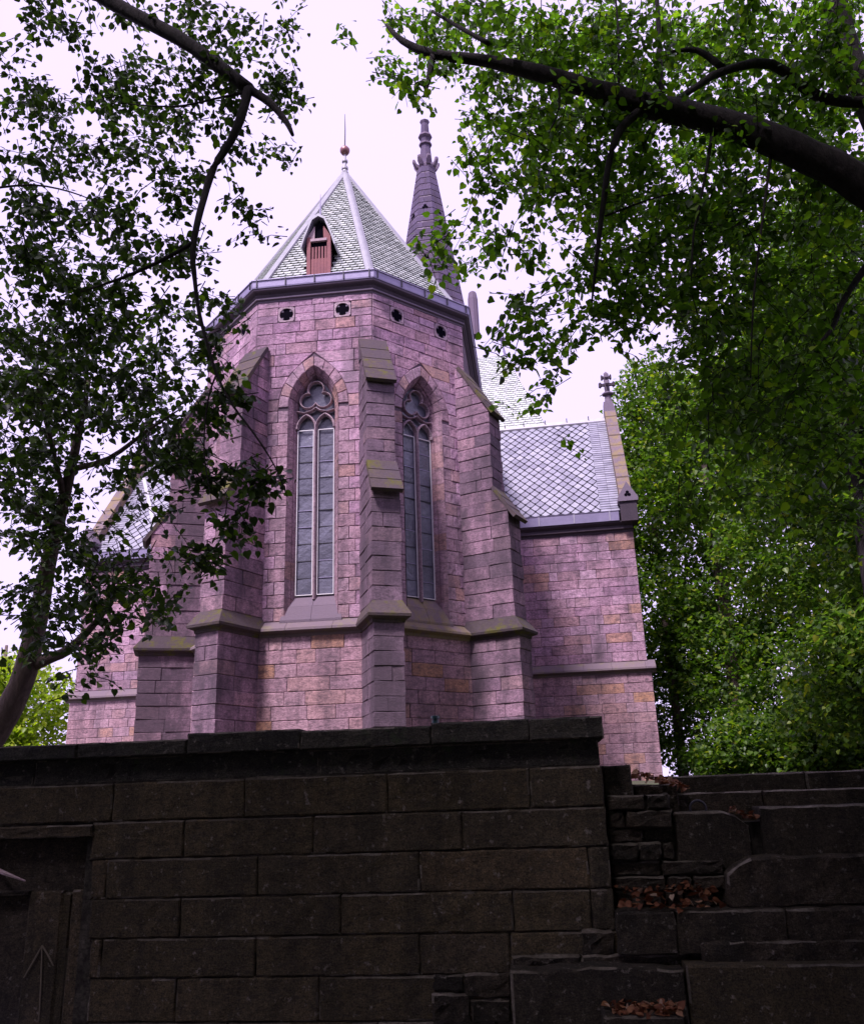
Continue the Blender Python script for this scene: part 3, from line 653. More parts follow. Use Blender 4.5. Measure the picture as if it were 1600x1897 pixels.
m = MB(); m.rings([[sf(x, y, 0), sf(x, y, .06), sf(x+.16, y, .06), sf(x+.16, y, 0)] for x, y in ((-12.1+.3, sl*.80), (-9.9, sl*.2))]); mk('valley_flashing', m, M_LEAD, troof)
# gable copings
def gable(x0, x1, right):
    n = 9; up_ = np.array([.1-RN, RZ-EZ]); 
    for k in range(n):
        f0, f1 = k/n, (k+1)/n
        y0, z0 = .12+(RN-.12)*f0, EZ+.05+(RZ+.15-EZ)*f0; y1, z1 = .12+(RN-.12)*f1, EZ+.05+(RZ+.15-EZ)*f1
        j = .03*(random.random()-.3); th = .34+j
        m = MB(); m.hexa([TF(x0+.006, y0, z0-.3), TF(x1-.006, y0, z0-.3), TF(x1-.006, y1+.012, z1-.3), TF(x0+.006, y1+.012, z1-.3), TF(x0+.02, y0+.05, z0+th*.95), TF(x1-.05, y0+.05, z0+th*.95), TF(x1-.05, y1+.07, z1+th*.95-.05), TF(x0+.02, y1+.07, z1+th*.95-.05)])
        mk('coping_stone', m, M_COP, tran)
    m = MB(); P = [(.1, EZ), (RN, RZ+.2), (2*RN-.1, EZ)]
    m.rings([[TF(x0+.05, y, z-.35) for y, z in P], [TF(x1-.04, y, z-.35) for y, z in P]]); mk('gable_top', m, M_CORN, tran)
    xm = (x0+x1)/2
    m = MB(); m.hexa([TF(x0, RN+.25, RZ+.0), TF(x1, RN+.25, RZ), TF(x1, RN-.4, RZ), TF(x0, RN-.4, RZ), TF(x0+.02, RN+.2, RZ+.72), TF(x1-.12, RN+.2, RZ+.72), TF(x1-.12, RN-.3, RZ+.72), TF(x0+.02, RN-.3, RZ+.72)]); cr = mk('apex_stone', m, M_CORN, tran)
    m = MB(); c = TF(xm-.02, RN, 0)
    m.lathe(c, [(.17, RZ+.7), (.13, RZ+1.0), (.12, RZ+1.05), (.25, RZ+1.12), (.25, RZ+1.16), (.11, RZ+1.25), (.10, RZ+1.9), (.05, RZ+2.1)], 8)
    for zc_, r in ((RZ+1.58, .34), (RZ+1.92, .22)):
        for dx_, dy_ in ((1, 0), (-1, 0), (0, 1), (0, -1)):
            f3 = lambda a, s_, z: TF(xm-.02+dx_*a+dy_*s_, RN+dy_*a+dx_*s_, z)
            m.rings([[f3(a, -ww, zc_-hh), f3(a, ww, zc_-hh), f3(a, ww, zc_+hh), f3(a, -ww, zc_+hh)] for a, ww, hh in ((.05, .06, .06), (r*.6, .05, .05), (r*.8, .10, .10), (r, .07, .07))])
    m.lathe((c[0], c[1], RZ+2.05), [(.03, -.05), (.09, .0), (.09, .06), (.02, .14)], 8)
    mk('cross_finial', m, M_IRON if False else M_CORN, tran)
    # kneeler with little gable
    m = MB(); m.box(TF, x0-.02, x1+.04, -.35, .36, ZW+.30, ZW+1.02); kn = mk('kneeler', m, M_CORN, tran)
    m = MB(); P = [(x0-.08, ZW+1.02), (x1+.10, ZW+1.02), (x1+.10, ZW+1.16), (xm+.01, ZW+1.74), (x0-.08, ZW+1.16)]
    m.rings([[TF(x, -.4, z) for x, z in P], [TF(x, .42, z) for x, z in P]]); mk('gablet', m, M_CORN, kn)
    m = MB()
    for k in range(3):
        a = R_(90+120*k); cx_, cz_ = xm+.01+.065*math.cos(a), ZW+1.27+.065*math.sin(a); m.add([TF(cx_+.06*math.cos(2*math.pi*t/10), .424, cz_+.06*math.sin(2*math.pi*t/10)) for t in range(10)], [tuple(range(10))])
        for p in range(len(m.v)-10, len(m.v)): m.v[p] = tuple(np.array(m.v[p])+TF.n*.002*k)
    mk('trefoil', m, M_DARK, kn)
gable(XR-.36, XR+.16, True); gable(XL-.16, XL+.36, False)

# crossing roof (hipped) behind the transept ridge
mb = MB(); zt, yt = 20.98, -9.0; q = .6
bs = [(-6.1, -4.0), (6.1, -4.0), (6.1, -14.0), (-6.1, -14.0)]; tp = [(-4.1, yt), (4.1, yt), (4.1, yt-.1), (-4.1, yt-.1)]
mb.rings([[TF(x, y, 14.35) for x, y in bs], [TF(x, y, zt) for x, y in tp]]); mb.box(TF, -6, 6, -13.8, -4.2, .1, 14.35); nroof = mk('crossing_roof', mb, M_UND2, church)
s2_ = slope_frame(TF(0, -4.0, 14.35), TF.t, TF.n*(yt+4)+np.array([0, 0, zt-14.35])); sln = math.hypot(yt+4, zt-14.35)
m = MB(); scallops(m, s2_, .0, sln-.12, lambda y: 6.1-2.0*y/sln, row=.20, wd=.30, hip=.05, skip=lambda x, y: x < 2.0 and x > -3); mk('slate_covering', m, M_SLATE2, nroof, kind='stuff')
m = MB(); m.rings([[TF(x, yt+.10, zt-.08), TF(x, yt, zt+.08), TF(x, yt-.15, zt-.08)] for x in (-4.15, 4.15)]); mk('ridge_flashing', m, M_LEAD, nroof)
m = MB(); c = TF(4.0, yt, 0); m.lathe(c, [(.24, 20.85), (.15, 21.15), (.07, 21.6), (.06, 21.8), (.20, 21.86), (.18, 21.95), (.05, 22.0), (.035, 22.9), (.08, 22.95), (.08, 23.02), (.02, 23.08)], 8)
for a in range(4):
    d = np.array([math.cos(a*math.pi/2+.3), math.sin(a*math.pi/2+.3), 0]); b = np.array([*c[:2], 22.35]); m.tube([b, b+d*.16+np.array([0, 0, .05]), b+d*.26+np.array([0, 0, .22]), b+d*.40+np.array([0, 0, .20])], .03, 5)
mk('finial', m, M_ZINC, nroof)

# tower and stone spire
SC = np.array([.38, 46.0, 0])
mb = MB(); tf = Frame(SC, TA); mb.box(tf, -2.5, 2.5, -2.5, 2.5, .1, 25.0); tower = mk('tower', mb, M_SPIRE, church)
for sx in (-1, 1):
    for sy in (1,):
        m = MB(); m.lathe(tf(sx*2.45+.3*(sx > 0), sy*2.3, 0), [(.30, 24.5), (.28, 26.9), (.22, 27.3), (.1, 27.4)], 8); mk('pinnacle', m, M_SPIRE, tower)
def srad(z): return .56+(38.05-z)*.1437
m = MB(); m.rings([[(SC[0]+(srad(z)-.03)*1.0824*math.cos(TA+R_(22.5+45*k)), SC[1]+(srad(z)-.03)*1.0824*math.sin(TA+R_(22.5+45*k)), z) for k in range(8)] for z in (25.5, 38.3)]); spire = mk('spire', m, M_SPMORT, church)
m = MB(); zz = courses(26.2, 38.1, .52)
for deg in (-90, -45, 0, 45, 90):
    a = TA+R_(deg); n3 = np.array([math.cos(a), math.sin(a), 0]); t3 = np.array([-n3[1], n3[0], 0])
    for i in range(len(zz)-1):
        z0, z1 = zz[i]+.02+.03*random.random(), zz[i+1]-.03-.05*random.random(); h0, h1 = srad(z0)*.4142, srad(z1)*.4142
        cuts = [-1, 1] if h0 < .3 else ([-1, -.1+.5*(random.random()-.5), 1] if random.random() < .75 else [-1, 1])
        for c0, c1 in zip(cuts, cuts[1:]):
            g0 = .012 if c0 > -1 else 0; g1 = .012 if c1 < 1 else 0
            f4 = lambda c, h, z, o, g: SC+(srad(z)+o)*n3+t3*(c*(h+o*.4142)+g)+np.array([0, 0, z])
            m.hexa([f4(c0, h0, z0, -.06, g0), f4(c1, h0, z0, -.06, -g1), f4(c1, h0, z0, .01, -g1), f4(c0, h0, z0, .01, g0), f4(c0, h1, z1, -.06, g0), f4(c1, h1, z1, -.06, -g1), f4(c1, h1, z1, .01, -g1), f4(c0, h1, z1, .01, g0)])
mk('spire_masonry', m, M_SPIRE, spire, kind='stuff')
m = MB()
for deg, z in ((-45, 34.2), (0, 34.6), (45, 34.3), (0, 30.6), (45, 29.2), (-45, 30.3)):
    a = TA+R_(deg); n3 = np.array([math.cos(a), math.sin(a), 0]); t3 = np.array([-n3[1], n3[0], 0]); c = SC+(srad(z)+.016)*n3+np.array([0, 0, z])
    for k in range(3):
        b = R_(90+120*k); m.add([c+t3*(.11*math.cos(b)+.1*math.cos(2*math.pi*q/8))+np.array([0, 0, .11*math.sin(b)+.1*math.sin(2*math.pi*q/8)])+n3*(.012+.002*k-.1437*(.11*math.sin(b)+.1*math.sin(2*math.pi*q/8))) for q in range(8)], [tuple(range(8))])
mk('trefoil_opening', m, M_DARK, spire)
m = MB(); m.lathe(SC, [(.55, 38.0), (.60, 38.15), (.62, 38.3), (.45, 38.5), (.40, 38.75), (.33, 39.7), (.30, 40.05), (.42, 40.1), (.42, 40.22), (.30, 40.3), (.32, 40.6), (.46, 40.75), (.42, 40.9), (.28, 41.0), (.24, 41.8), (.33, 42.0), (.1, 42.2)], 8)
for k in range(8):
    a = TA+R_(22.5+45*k); d = np.array([math.cos(a), math.sin(a), 0]); m.rings([[SC+d*r+np.array([-d[1], d[0], 0])*s1+np.array([0, 0, z+s2]) for s1, s2 in ((-w1, -w1), (w1, -w1), (w1, w1), (-w1, w1))] for r, z, w1 in ((.4, 38.25, .12), (.65, 38.35, .13), (.78, 38.6, .16), (.88, 38.72, .08))])
mk('spire_finial', m, M_SPIRE, spire)

flush({'stone': 300, 'block': 300, 'slate': 300, 'voussoir': 60})

# ================================================================== DARK RETAINING WALL
rw = root('retaining_wall', tuple(WF(-1, -.2, -1.62)), 'dark soot-stained ashlar wall with projecting coping in front of the church', 'wall')
TR = 1.212
mb = MB(); mb.box(WF, -2.58, TR-.02, -.46, -.022, -1.7, .32); mb.box(WF, -7, -2.581, -.46, -.36, -1.7, -.2); mb.box(WF, -7, -2.581, -.46, -.022, -.19, .32); core = mk('wall_core', mb, M_WALLM, rw)
def wx(u, v, off=0): return WF.hit(u, v, off)[0]
def wz(u, v, off=0): return WF.hit(u, v, off)[1]
def rough_block(x0, x1, z0, z1, y0=0.0, depth=.3, bev=.015, jag=.012, nx=None, nz=3, top=None, sd=None, lit_worn=.5):
    r = random.Random(sd if sd is not None else random.random()); nx = nx or max(4, int((x1-x0)/.09)+1); m = MB(); m.w = []
    e_ = min(.012, (z1-z0)*.12); X = [x0, x0+.012]+list(np.linspace(x0, x1, nx+1)[1:-1])+[x1-.012, x1]; Z = [z0, z0+e_*.8]+list(np.linspace(z0, z1, nz+1)[1:-1])+[z1-e_, z1]; front = []
    nx = len(X)-1; nz = len(Z)-1
    for i, z in enumerate(Z):
        for j, x in enumerate(X):
            e = (i in (0, nz)) or (j in (0, nx)); jx = jag*(r.random()-.5); jz = jag*(r.random()-.5)
            zt_ = z
            if top is not None: zt_ = z0+(z-z0)*(top(x)-z0)/(z1-z0)
            edge2 = i in (0, 1, nz-1, nz) or j in (0, 1, nx-1, nx)
            front.append(WF(x+(0 if j not in (0, nx) else jx*.6), y0-(bev*(.6+.8*r.random()) if e else 0)+jag*(.45 if edge2 else .9)*(r.random()-.5), zt_+jz*(.45 if edge2 else 1)))
    nF = len(front); W = nx+1
    per = list(range(W))+[i*W+nx for i in range(1, nz+1)]+[nz*W+j for j in range(nx-1, -1, -1)]+[i*W for i in range(nz-1, 0, -1)]
    back = [np.array(front[p])-WF.n*depth for p in per]
    f = []; run = r.random() < lit_worn
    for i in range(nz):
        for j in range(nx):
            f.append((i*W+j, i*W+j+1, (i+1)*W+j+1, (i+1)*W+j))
            if r.random() < .35: run = r.random() < lit_worn
            if (i == nz-1 and run) or (i == 0 and run and lit_worn < .6 and r.random() < .5) or (j in (0, nx-1) and r.random() < lit_worn*.35): m.w.append(len(f)-1)
    f += [(per[(k+1) % len(per)], per[k], nF+k, nF+(k+1) % len(per)) for k in range(len(per))]
    f.append(tuple(nF+k for k in range(len(per)))[::-1]); m.add(front+back, f); return m
ZL = [.161, -.114, -.375, -.64, -.901, -1.155, -1.429, -1.68]
rows = [[-5.6, -4.6, wx(208, 1480), wx(453, 1480), wx(717, 1480), wx(980, 1450), TR],
        [wx(168, 1550), wx(340, 1550), wx(580, 1550), wx(855, 1525), TR],
        [wx(168, 1620), wx(197, 1620), wx(477, 1620), wx(777, 1620), wx(1090, 1600), TR],
        [wx(166, 1697), wx(333, 1697), wx(631, 1697), wx(950, 1690), wx(1095, 1680), TR],
        [wx(165, 1772), wx(187, 1772), wx(473, 1772), wx(777, 1772), wx(945, 1760), TR+.02],
        [wx(162, 1850), wx(325, 1850), wx(590, 1850), wx(855, 1850), wx(950, 1850), TR],
        [wx(162, 1890), wx(420, 1890), wx(700, 1890), wx(920, 1890), TR]]
for i, xs in enumerate(rows):
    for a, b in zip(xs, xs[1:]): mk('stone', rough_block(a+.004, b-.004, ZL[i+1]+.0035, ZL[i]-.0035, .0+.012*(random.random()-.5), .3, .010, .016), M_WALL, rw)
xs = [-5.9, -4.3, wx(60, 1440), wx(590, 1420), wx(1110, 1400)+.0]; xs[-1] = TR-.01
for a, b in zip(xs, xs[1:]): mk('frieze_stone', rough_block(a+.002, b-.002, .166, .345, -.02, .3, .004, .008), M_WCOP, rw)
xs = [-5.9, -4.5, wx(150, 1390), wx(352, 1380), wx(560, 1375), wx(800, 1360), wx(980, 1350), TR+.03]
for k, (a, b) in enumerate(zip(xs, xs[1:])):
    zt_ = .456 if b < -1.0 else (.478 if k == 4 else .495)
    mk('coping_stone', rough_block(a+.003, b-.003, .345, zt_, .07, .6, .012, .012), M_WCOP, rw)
# recessed niche at the left end: lintel, jambs, inner slab with a carved arrow
zlt = wz(100, 1530); xr = wx(165, 1600)
mk('lintel', rough_block(-5.2, xr+.01, zlt-.085, zlt-.0, .025, .3, .015), M_WALL, rw)
mk('niche_back', rough_block(-5.2, xr-.02, -1.7, zlt-.09, -.10, .25, .01, .02, nz=6), M_ROUGH, rw)
mk('niche_jamb', rough_block(xr-.13, xr-.005, -1.7, wz(150, 1650), -.03, .2, .02, .01, nz=6), M_WALL, rw)
mk('niche_jamb', rough_block(xr-.22, xr-.14, -1.7, wz(150, 1655), -.06, .2, .02, .01, nz=6), M_WALL, rw)
slab = mk('niche_slab', rough_block(wx(50, 1700, -.05), wx(112, 1700, -.05), -1.7, wz(80, 1652, -.05), -.05, .2, .012, .006, nz=6), M_WALL, rw)
mk('niche_ledge', rough_block(-5.2, wx(50, 1652), wz(30, 1652)-.03, wz(30, 1652), -.03, .2, .01), M_ROUGH, rw)
m = MB()
P = lambda u, v: (lambda q: WF(q[0], -.038, q[1]))(WF.hit(u, v, -.038))
for a, b in (((78, 1754), (72, 1893)), ((78, 1752), (44, 1812)), ((78, 1752), (99, 1790))): m.tube([P(*a), P((a[0]+b[0])/2+1, (a[1]+b[1])/2), P(*b)], [.005, .007, .004], 5)
mk('carved_arrow', m, plain('scratched_stone', (.20, .16, .13), .9), slab)

# ------------------------------------------------------------------ broken stepped masonry on the right
sw = root('stepped_wall', tuple(WF(2.4, .0, -1.62)), 'dark broken stepped masonry with ledges to the right of the tall wall', 'wall')
def blk(x0, x1, z0, z1, y, m=M_ROUGH, depth=.6, jag=.03, bev=.02, top=None, nm='stone'): return mk(nm, rough_block(x0, x1, z0, z1, y, depth, bev, jag, top=top, nz=3, lit_worn=.8), m, sw)
mb = MB(); mb.box(WF, TR+.01, 5.4, -1.0, -.5, -1.7, -.06); mb.box(WF, TR+.01, 5.4, -.5, -.18, -1.7, -.25); mk('rubble_core', mb, M_WALLM, sw)
def hz(u, v, off): return WF.hit(u, v, off)
# end block beside the tall wall
a = hz(1116, 1419, -.15); b = hz(1174, 1475, -.15); blk(a[0], b[0], b[1]-.05, a[1], -.15, depth=.5, jag=.02)
p = hz(1172, 1455, -.3); q = hz(1262, 1520, -.3); blk(p[0], q[0], q[1]-.1, p[1], -.3, depth=.5, jag=.03)
# two long slabs at the top
a = hz(1236, 1440, -.55); b = hz(1236, 1466, -.55); x1 = 5.2
for p, q in ((a[0], a[0]+1.0), (a[0]+1.0, a[0]+2.1), (a[0]+2.1, x1)): blk(p+.004, q-.004, b[1]-.1, a[1]+.005, -.55, jag=.014)
a = hz(1250, 1470, -.38); b = hz(1250, 1506, -.38)
for p, q in ((a[0], a[0]+.62), (a[0]+.62, a[0]+1.7), (a[0]+1.7, x1)): blk(p+.004, q-.004, b[1]-.1, a[1], -.38, jag=.014)
# third course: a broken block with a slumped corner, then a long one
a = hz(1247, 1506, -.14); b = hz(1398, 1610, -.14); e = hz(1400, 1530, -.14); c_ = hz(1350, 1504, -.14)
blk(a[0], b[0], b[1]-.05, a[1], -.14, top=lambda x: a[1] if x < c_[0] else a[1]-(a[1]-e[1])*(x-c_[0])/(b[0]-c_[0]), jag=.02)
a = hz(1405, 1496, -.12); blk(a[0], a[0]+1.5, b[1]-.05, a[1], -.12, jag=.02); blk(a[0]+1.51, x1, b[1]-.05, a[1]+.01, -.12, jag=.02)
# fourth: big rough block with a rounded shoulder
a = hz(1342, 1590, .03); b = hz(1342, 1682, .03)
blk(a[0], a[0]+.95, b[1], a[1], .03, top=lambda x: a[1]-.10*math.exp(-((x-a[0])/.09)**2), jag=.04, bev=.03); blk(a[0]+.955, x1, b[1], a[1]+.01, .03, jag=.04)
# rubble between the tall wall and the steps
random.seed(5)
zz = [-.04, -.15, -.27, -.36, -.48, -.58, -.67, -.78]
for i in range(len(zz)-1):
    x = TR+.012
    lim = hz(1250, 1560, -.1)[0] if i < 4 else hz(1345, 1640, -.1)[0]
    while x < lim-.08:
        w_ = .12+.25*random.random(); x2 = min(x+w_, lim)
        if lim-x2 < .08: x2 = lim
        blk(x+.004, x2-.004, zz[i+1]+.004, zz[i]-.004, -.14+.07*random.random(), depth=.3, jag=.035, bev=.03); x = x2
# course under the leaf ledge
a = hz(1135, 1688, .14); b = hz(1135, 1765, .14)
for p, q in ((hz(1140, 1700, .14)[0], hz(1252, 1700, .14)[0]), (hz(1252, 1700, .14)[0], hz(1457, 1700, .14)[0]), (hz(1457, 1700, .14)[0], 5.0)): blk(p+.004, q-.004, b[1]-.02, a[1]-.01, .14, jag=.025)
p = hz(1075, 1725, .03); q = hz(1140, 1770, .03); blk(p[0], q[0], q[1], p[1], .03, jag=.05, bev=.03)
a = hz(945, 1742, .06); b = hz(945, 1800, .06)
for p, q in ((945, 1075), (1075, 1275), (1275, 1420)): blk(hz(p, 1760, .06)[0]+.004, hz(q, 1760, .06)[0]-.004, b[1]-.02, hz(p, 1768, .06)[1]-.01, .06, jag=.035, bev=.03)
blk(hz(1300, 1760, .15)[0], 5.0, b[1]-.02, hz(1300, 1742, .15)[1]-.012, .16, jag=.025)
# base blocks standing proud
a = hz(946, 1798, .28); b = hz(1268, 1790, .28)
blk(a[0], b[0]-.005, -1.7, a[1], .28, jag=.03, top=lambda x: a[1]+.012*math.sin(7*x)); blk(b[0]+.005, 4.6, -1.7, b[1]-.0, .29, jag=.014, m=M_WALL)
a = hz(800, 1830, .02); b = hz(945, 1890, .02)
for p, q, r0, r1 in ((802, 858, 1808, 1838), (858, 945, 1805, 1850), (800, 870, 1842, 1896), (872, 945, 1852, 1896)): blk(hz(p, r0, .03)[0], hz(q, r0, .03)[0], hz(p, r1, .03)[1], hz(p, r0, .03)[1], .03, jag=.03, depth=.1)

p = hz(1120, 1885, .55); q = hz(1268, 1885, .55); blk(p[0], q[0], -1.72, p[1], .55, depth=.26, jag=.03)
# small things on the walls
c = WF(.017, -.2, .49); m = MB(); m.lathe((c[0], c[1], .488), [(.026, 0), (.028, .01), (.028, .045), (.022, .05), (.022, .055), (.034, .058), (.034, .078), (.02, .082)], 14)
solo('glass_jar', m, M_TEAL, 'small dark teal jar with a lid standing on the wall coping', 'jar', (c[0], c[1], .488))
m = MB(); r0 = hz(1296, 1494, -.1); cc = WF(r0[0], -.17, a[1]); zc_ = hz(1247, 1506, -.14)[1]
m.rings([[WF(r0[0]+(.055+.008*math.cos(t))*math.cos(p), -.19+.008*math.sin(t), zc_+.02+(.055+.008*math.cos(t))*math.sin(p)) for t in np.linspace(0, 2*math.pi, 7)[:-1]] for p in np.linspace(-.6, math.pi+.6, 15)])
solo('iron_ring', m, M_IRON, 'round iron ring upright on the ledge of the broken steps', 'ring', tuple(WF(r0[0], -.19, zc_)))
m = MB(); a_ = WF.hit(-30, 1612, .03); b_ = WF.hit(50, 1632, .03); m.tube([WF(a_[0], -.1, a_[1]), WF((a_[0]+b_[0])/2, .03, (a_[1]+b_[1])/2+.012), WF(b_[0], .05, b_[1])], [.018, .016, .006], 6)
solo('broken_stick', m, M_WOODL, 'pale broken stick poking out of the dark niche at the left edge', 'stick', tuple(WF(a_[0], -.1, a_[1])))

# ================================================================== LEAVES
LF = np.array([(0, 0, 0), (-.06, .26, .05), (.14, .47, .09), (.46, .49, .09), (.78, .27, .03), (1.10, 0, -.12), (.78, -.27, .03), (.46, -.49, .09), (.14, -.47, .09), (-.06, -.26, .05)])
def leaf_verts(P, D, Nn, S):
    D = D/np.linalg.norm(D, axis=1)[:, None]; Sd = np.cross(Nn, D); Sd /= np.linalg.norm(Sd, axis=1)[:, None]+1e-9; Nn = np.cross(D, Sd)
    return P[:, None, :]+S[:, None, None]*(LF[None, :, 0:1]*D[:, None, :]+LF[None, :, 1:2]*Sd[:, None, :]+LF[None, :, 2:3]*Nn[:, None, :])
def leaf_object(name, V, m, parent, kind='stuff'):
    n = len(V); L = np.array(ORG[parent.name]) if parent is not None else np.zeros(3)
    me = bpy.data.meshes.new(name); me.vertices.add(n*10); me.vertices.foreach_set('co', (V-L).astype(np.float32).ravel())
    base = np.arange(n)[:, None]*10; fa = np.concatenate([base+np.array([[0, 5, 4, 3, 2, 1]]), base+np.array([[0, 9, 8, 7, 6, 5]])], 1).reshape(-1)
    me.loops.add(n*12); me.polygons.add(n*2); me.loops.foreach_set('vertex_index', fa.astype(np.int32)); me.polygons.foreach_set('loop_start', np.arange(n*2, dtype=np.int32)*6); me.polygons.foreach_set('loop_total', np.full(n*2, 6, dtype=np.int32))
    me.update(calc_edges=True); me.materials.append(m); o = bpy.data.objects.new(name, me); col.objects.link(o)
    if parent is not None: o.parent = parent; ORG[o.name] = ORG[parent.name]
    if kind: o['kind'] = kind
    return o
def sprays(centres, per, length, lsize, droop=.35, flat=.5, twigs=None, tr=.004):
    """leafy twigs: centre points -> leaf positions, directions, normals, sizes"""
    n = len(centres); az = rng.uniform(0, 2*np.pi, n); d = np.stack([np.cos(az), np.sin(az), -droop+.5*rng.normal(size=n)], 1); d /= np.linalg.norm(d, axis=1)[:, None]
    sd = np.cross(d, [0, 0, 1.0]); sd /= np.linalg.norm(sd, axis=1)[:, None]
    s = (np.arange(per)[None, :]+rng.uniform(-.3, .3, (n, per)))/per-.5; side = np.where(np.arange(per) % 2, 1, -1)[None, :]
    bend = -.35*length*(s+.5)**2
    P = centres[:, None, :]+s[:, :, None]*length*d[:, None, :]+(side*rng.uniform(.15, .75, (n, per))*lsize)[:, :, None]*sd[:, None, :]; P[:, :, 2] += bend*droop*2; P += rng.normal(scale=lsize*.55, size=P.shape)
    D = d[:, None, :]*rng.uniform(.2, .9, (n, per, 1))+sd[:, None, :]*side[:, :, None]*rng.uniform(.4, 1, (n, per, 1))+np.array([0, 0, -.45])+rng.normal(scale=.3, size=(n, per, 3))
    Nn = np.array([0, 0, 1.0])+rng.normal(scale=flat, size=(n, per, 3)); S = lsize*rng.uniform(.5, 1.3, (n, per))
    if twigs is not None:
        for i in range(n):
            a, b, c = centres[i]-d[i]*length*.62, centres[i], centres[i]+d[i]*length*.45; c = c+np.array([0, 0, -.35*length*droop*1.6])
            twigs.tube([a, b, c], [tr*1.4, tr, tr*.5], 4)
    return leaf_verts(P.reshape(-1, 3), D.reshape(-1, 3), Nn.reshape(-1, 3), S.reshape(-1))
COV = {'0': 0, '1': .07, '2': .16, '3': .27, '4': .38, '5': .48, '6': .58, '7': .67, '8': .77, '9': .87}
def map_points(grid, ymin, ymax, lsize, per, boost=1.0, x0=0, y0=0, cell=80, clump=9, spread=.13):
    """foliage density as seen in the photograph, spread through a deep volume"""
    out = []
    for r, line in enumerate(grid):
        for c, ch in enumerate(line):
            cov = COV.get(ch, 0)
            if not cov: continue
            ym = (ymin+ymax)/2; apx = .62*(lsize*F/ym)**2*.72
            n = -math.log(1-cov)*cell*cell/apx/per*boost; n = int(n)+(random.random() < n % 1)
            k = 0
            while k < n:                       # boughs of a few twigs each, with gaps between
                b = aty(x0+(c+random.random())*cell, y0+(r+random.random())*cell, random.uniform(ymin, ymax)); g = 1+int(random.random()*clump); k += g
                for _ in range(g): out.append(b+np.array([random.gauss(0, spread), random.gauss(0, spread), random.gauss(0, spread*.55)]))
    return np.array(out)
def inframe(P, mrg=60):
    q = proj(P); return (q[:, 2] > .1) & (q[:, 0] > -mrg) & (q[:, 0] < 1600+mrg) & (q[:, 1] > -mrg) & (q[:, 1] < 1897+mrg)
def px_tube(mb, pts, rad, n=8, jit=.12, sub=3):
    W = np.array([aty(*p) for p in pts]); 
    t = np.linspace(0, len(W)-1, (len(W)-1)*sub+1); Q = []; Rr = []
    for x in t:
        i = min(int(x), len(W)-2); f = x-i; p0, p1, p2, p3 = W[max(i-1, 0)], W[i], W[i+1], W[min(i+2, len(W)-1)]
        Q.append(.5*((2*p1)+(-p0+p2)*f+(2*p0-5*p1+4*p2-p3)*f*f+(-p0+3*p1-3*p2+p3)*f**3)); Rr.append(rad[i]*(1-f)+rad[i+1]*f)
    mb.tube(Q, Rr, n, jit); return np.array(Q)
def branches(tree, m, L):
    for pts, rad, n in L:
        b = MB(); px_tube(b, pts, rad, n); mk('branch', b, m, tree, smooth=True)
def finish_leaves(tree, V, m, nsep, name='crown'):
    c = V.mean(1); vis = inframe(c, -10); area = np.where(vis, 1.0/np.maximum(proj(c)[:, 2], .1), 0)
    idx = np.argsort(-area); sep = idx[:nsep]; rest = np.setdiff1d(np.arange(len(V)), sep)
    leaf_object(name, V[rest], m, tree)
    t0 = None
    for i in sep:                              # the nearest leaves one by one
        b = MB(); b.add(V[i], [(0, 5, 4, 3, 2, 1), (0, 9, 8, 7, 6, 5)]); mk('leaf', b, m, tree)

# --- left overhanging linden
tA = root('linden_tree', (-7.6, 4.6, -1.62), 'linden whose forked limb and hanging dark leafy sprays cross the upper left sky', 'tree')
m = MB(); top = aty(150, -60, 7.4)
m.tube([(-7.6, 4.6, -1.7), (-7.5, 4.7, .5), (-7.4, 4.9, 3), (-7.1, 5.2, 6), (-6.7, 5.6, 9), (-6.3, 6, 13)], [.42, .34, .30, .27, .22, .1], 12, .08); mk('trunk', m, M_BARK, tA, smooth=True)
m = MB(); px_tube(m, [(40, -150, 7.1), (150, -40, 7.3), (200, 0, 7.3), (330, 70, 7.1), (400, 118, 7.0), (462, 165, 6.9)], [.10, .085, .082, .075, .07, .062])
s = aty(40, -150, 7.1); m.tube([(-6.95, 5.35, 7.2), s*.6+np.array([-6.95, 5.35, 7.2])*.4, s], [.15, .12, .10], 8, .1); mk('limb', m, M_BARK, tA, smooth=True)
m = MB(); branches(tA, M_BARK, [([(462, 165, 6.9), (500, 190, 6.85), (530, 225, 6.8), (542, 250, 6.75)], [.045, .04, .03, .016], 8)])
branches(tA, M_BARK, [([(462, 160, 6.9), (445, 220, 6.8), (425, 265, 6.75), (395, 312, 6.7), (377, 370, 6.6), (364, 420, 6.5), (357, 470, 6.45), (361, 520, 6.4), (369, 580, 6.35), (385, 640, 6.3), (402, 695, 6.3), (432, 752, 6.25), (472, 805, 6.2), (508, 862, 6.2), (532, 920, 6.2)], [.05, .046, .04, .036, .033, .03, .028, .02, .017, .014, .012, .010, .008, .006, .004], 7)])
branches(tA, M_BARK, [([(357, 450, 6.45), (300, 482, 6.6), (225, 515, 6.8), (150, 540, 7.1)], [.02, .018, .016, .008], 6)])
branches(tA, M_BARK, [([(455, 170, 6.9), (400, 182, 7), (320, 197, 7.1), (220, 190, 7.3)], [.018, .013, .010, .005], 6)])
branches(tA, M_BARK, [([(402, 690, 6.3), (385, 742, 6.3), (378, 835, 6.25), (392, 930, 6.2)], [.009, .008, .006, .003], 5)])
branches(tA, M_BARK, [([(-30, 350, 7.4), (60, 342, 7.3), (130, 355, 7.2), (182, 375, 7.1)], [.014, .011, .008, .004], 5)])
branches(tA, M_BARK, [([(150, -20, 7.2), (165, 8, 7.1), (168, 50, 7.1), (170, 70, 7.1)], [.006, .005, .003, .002], 4)])

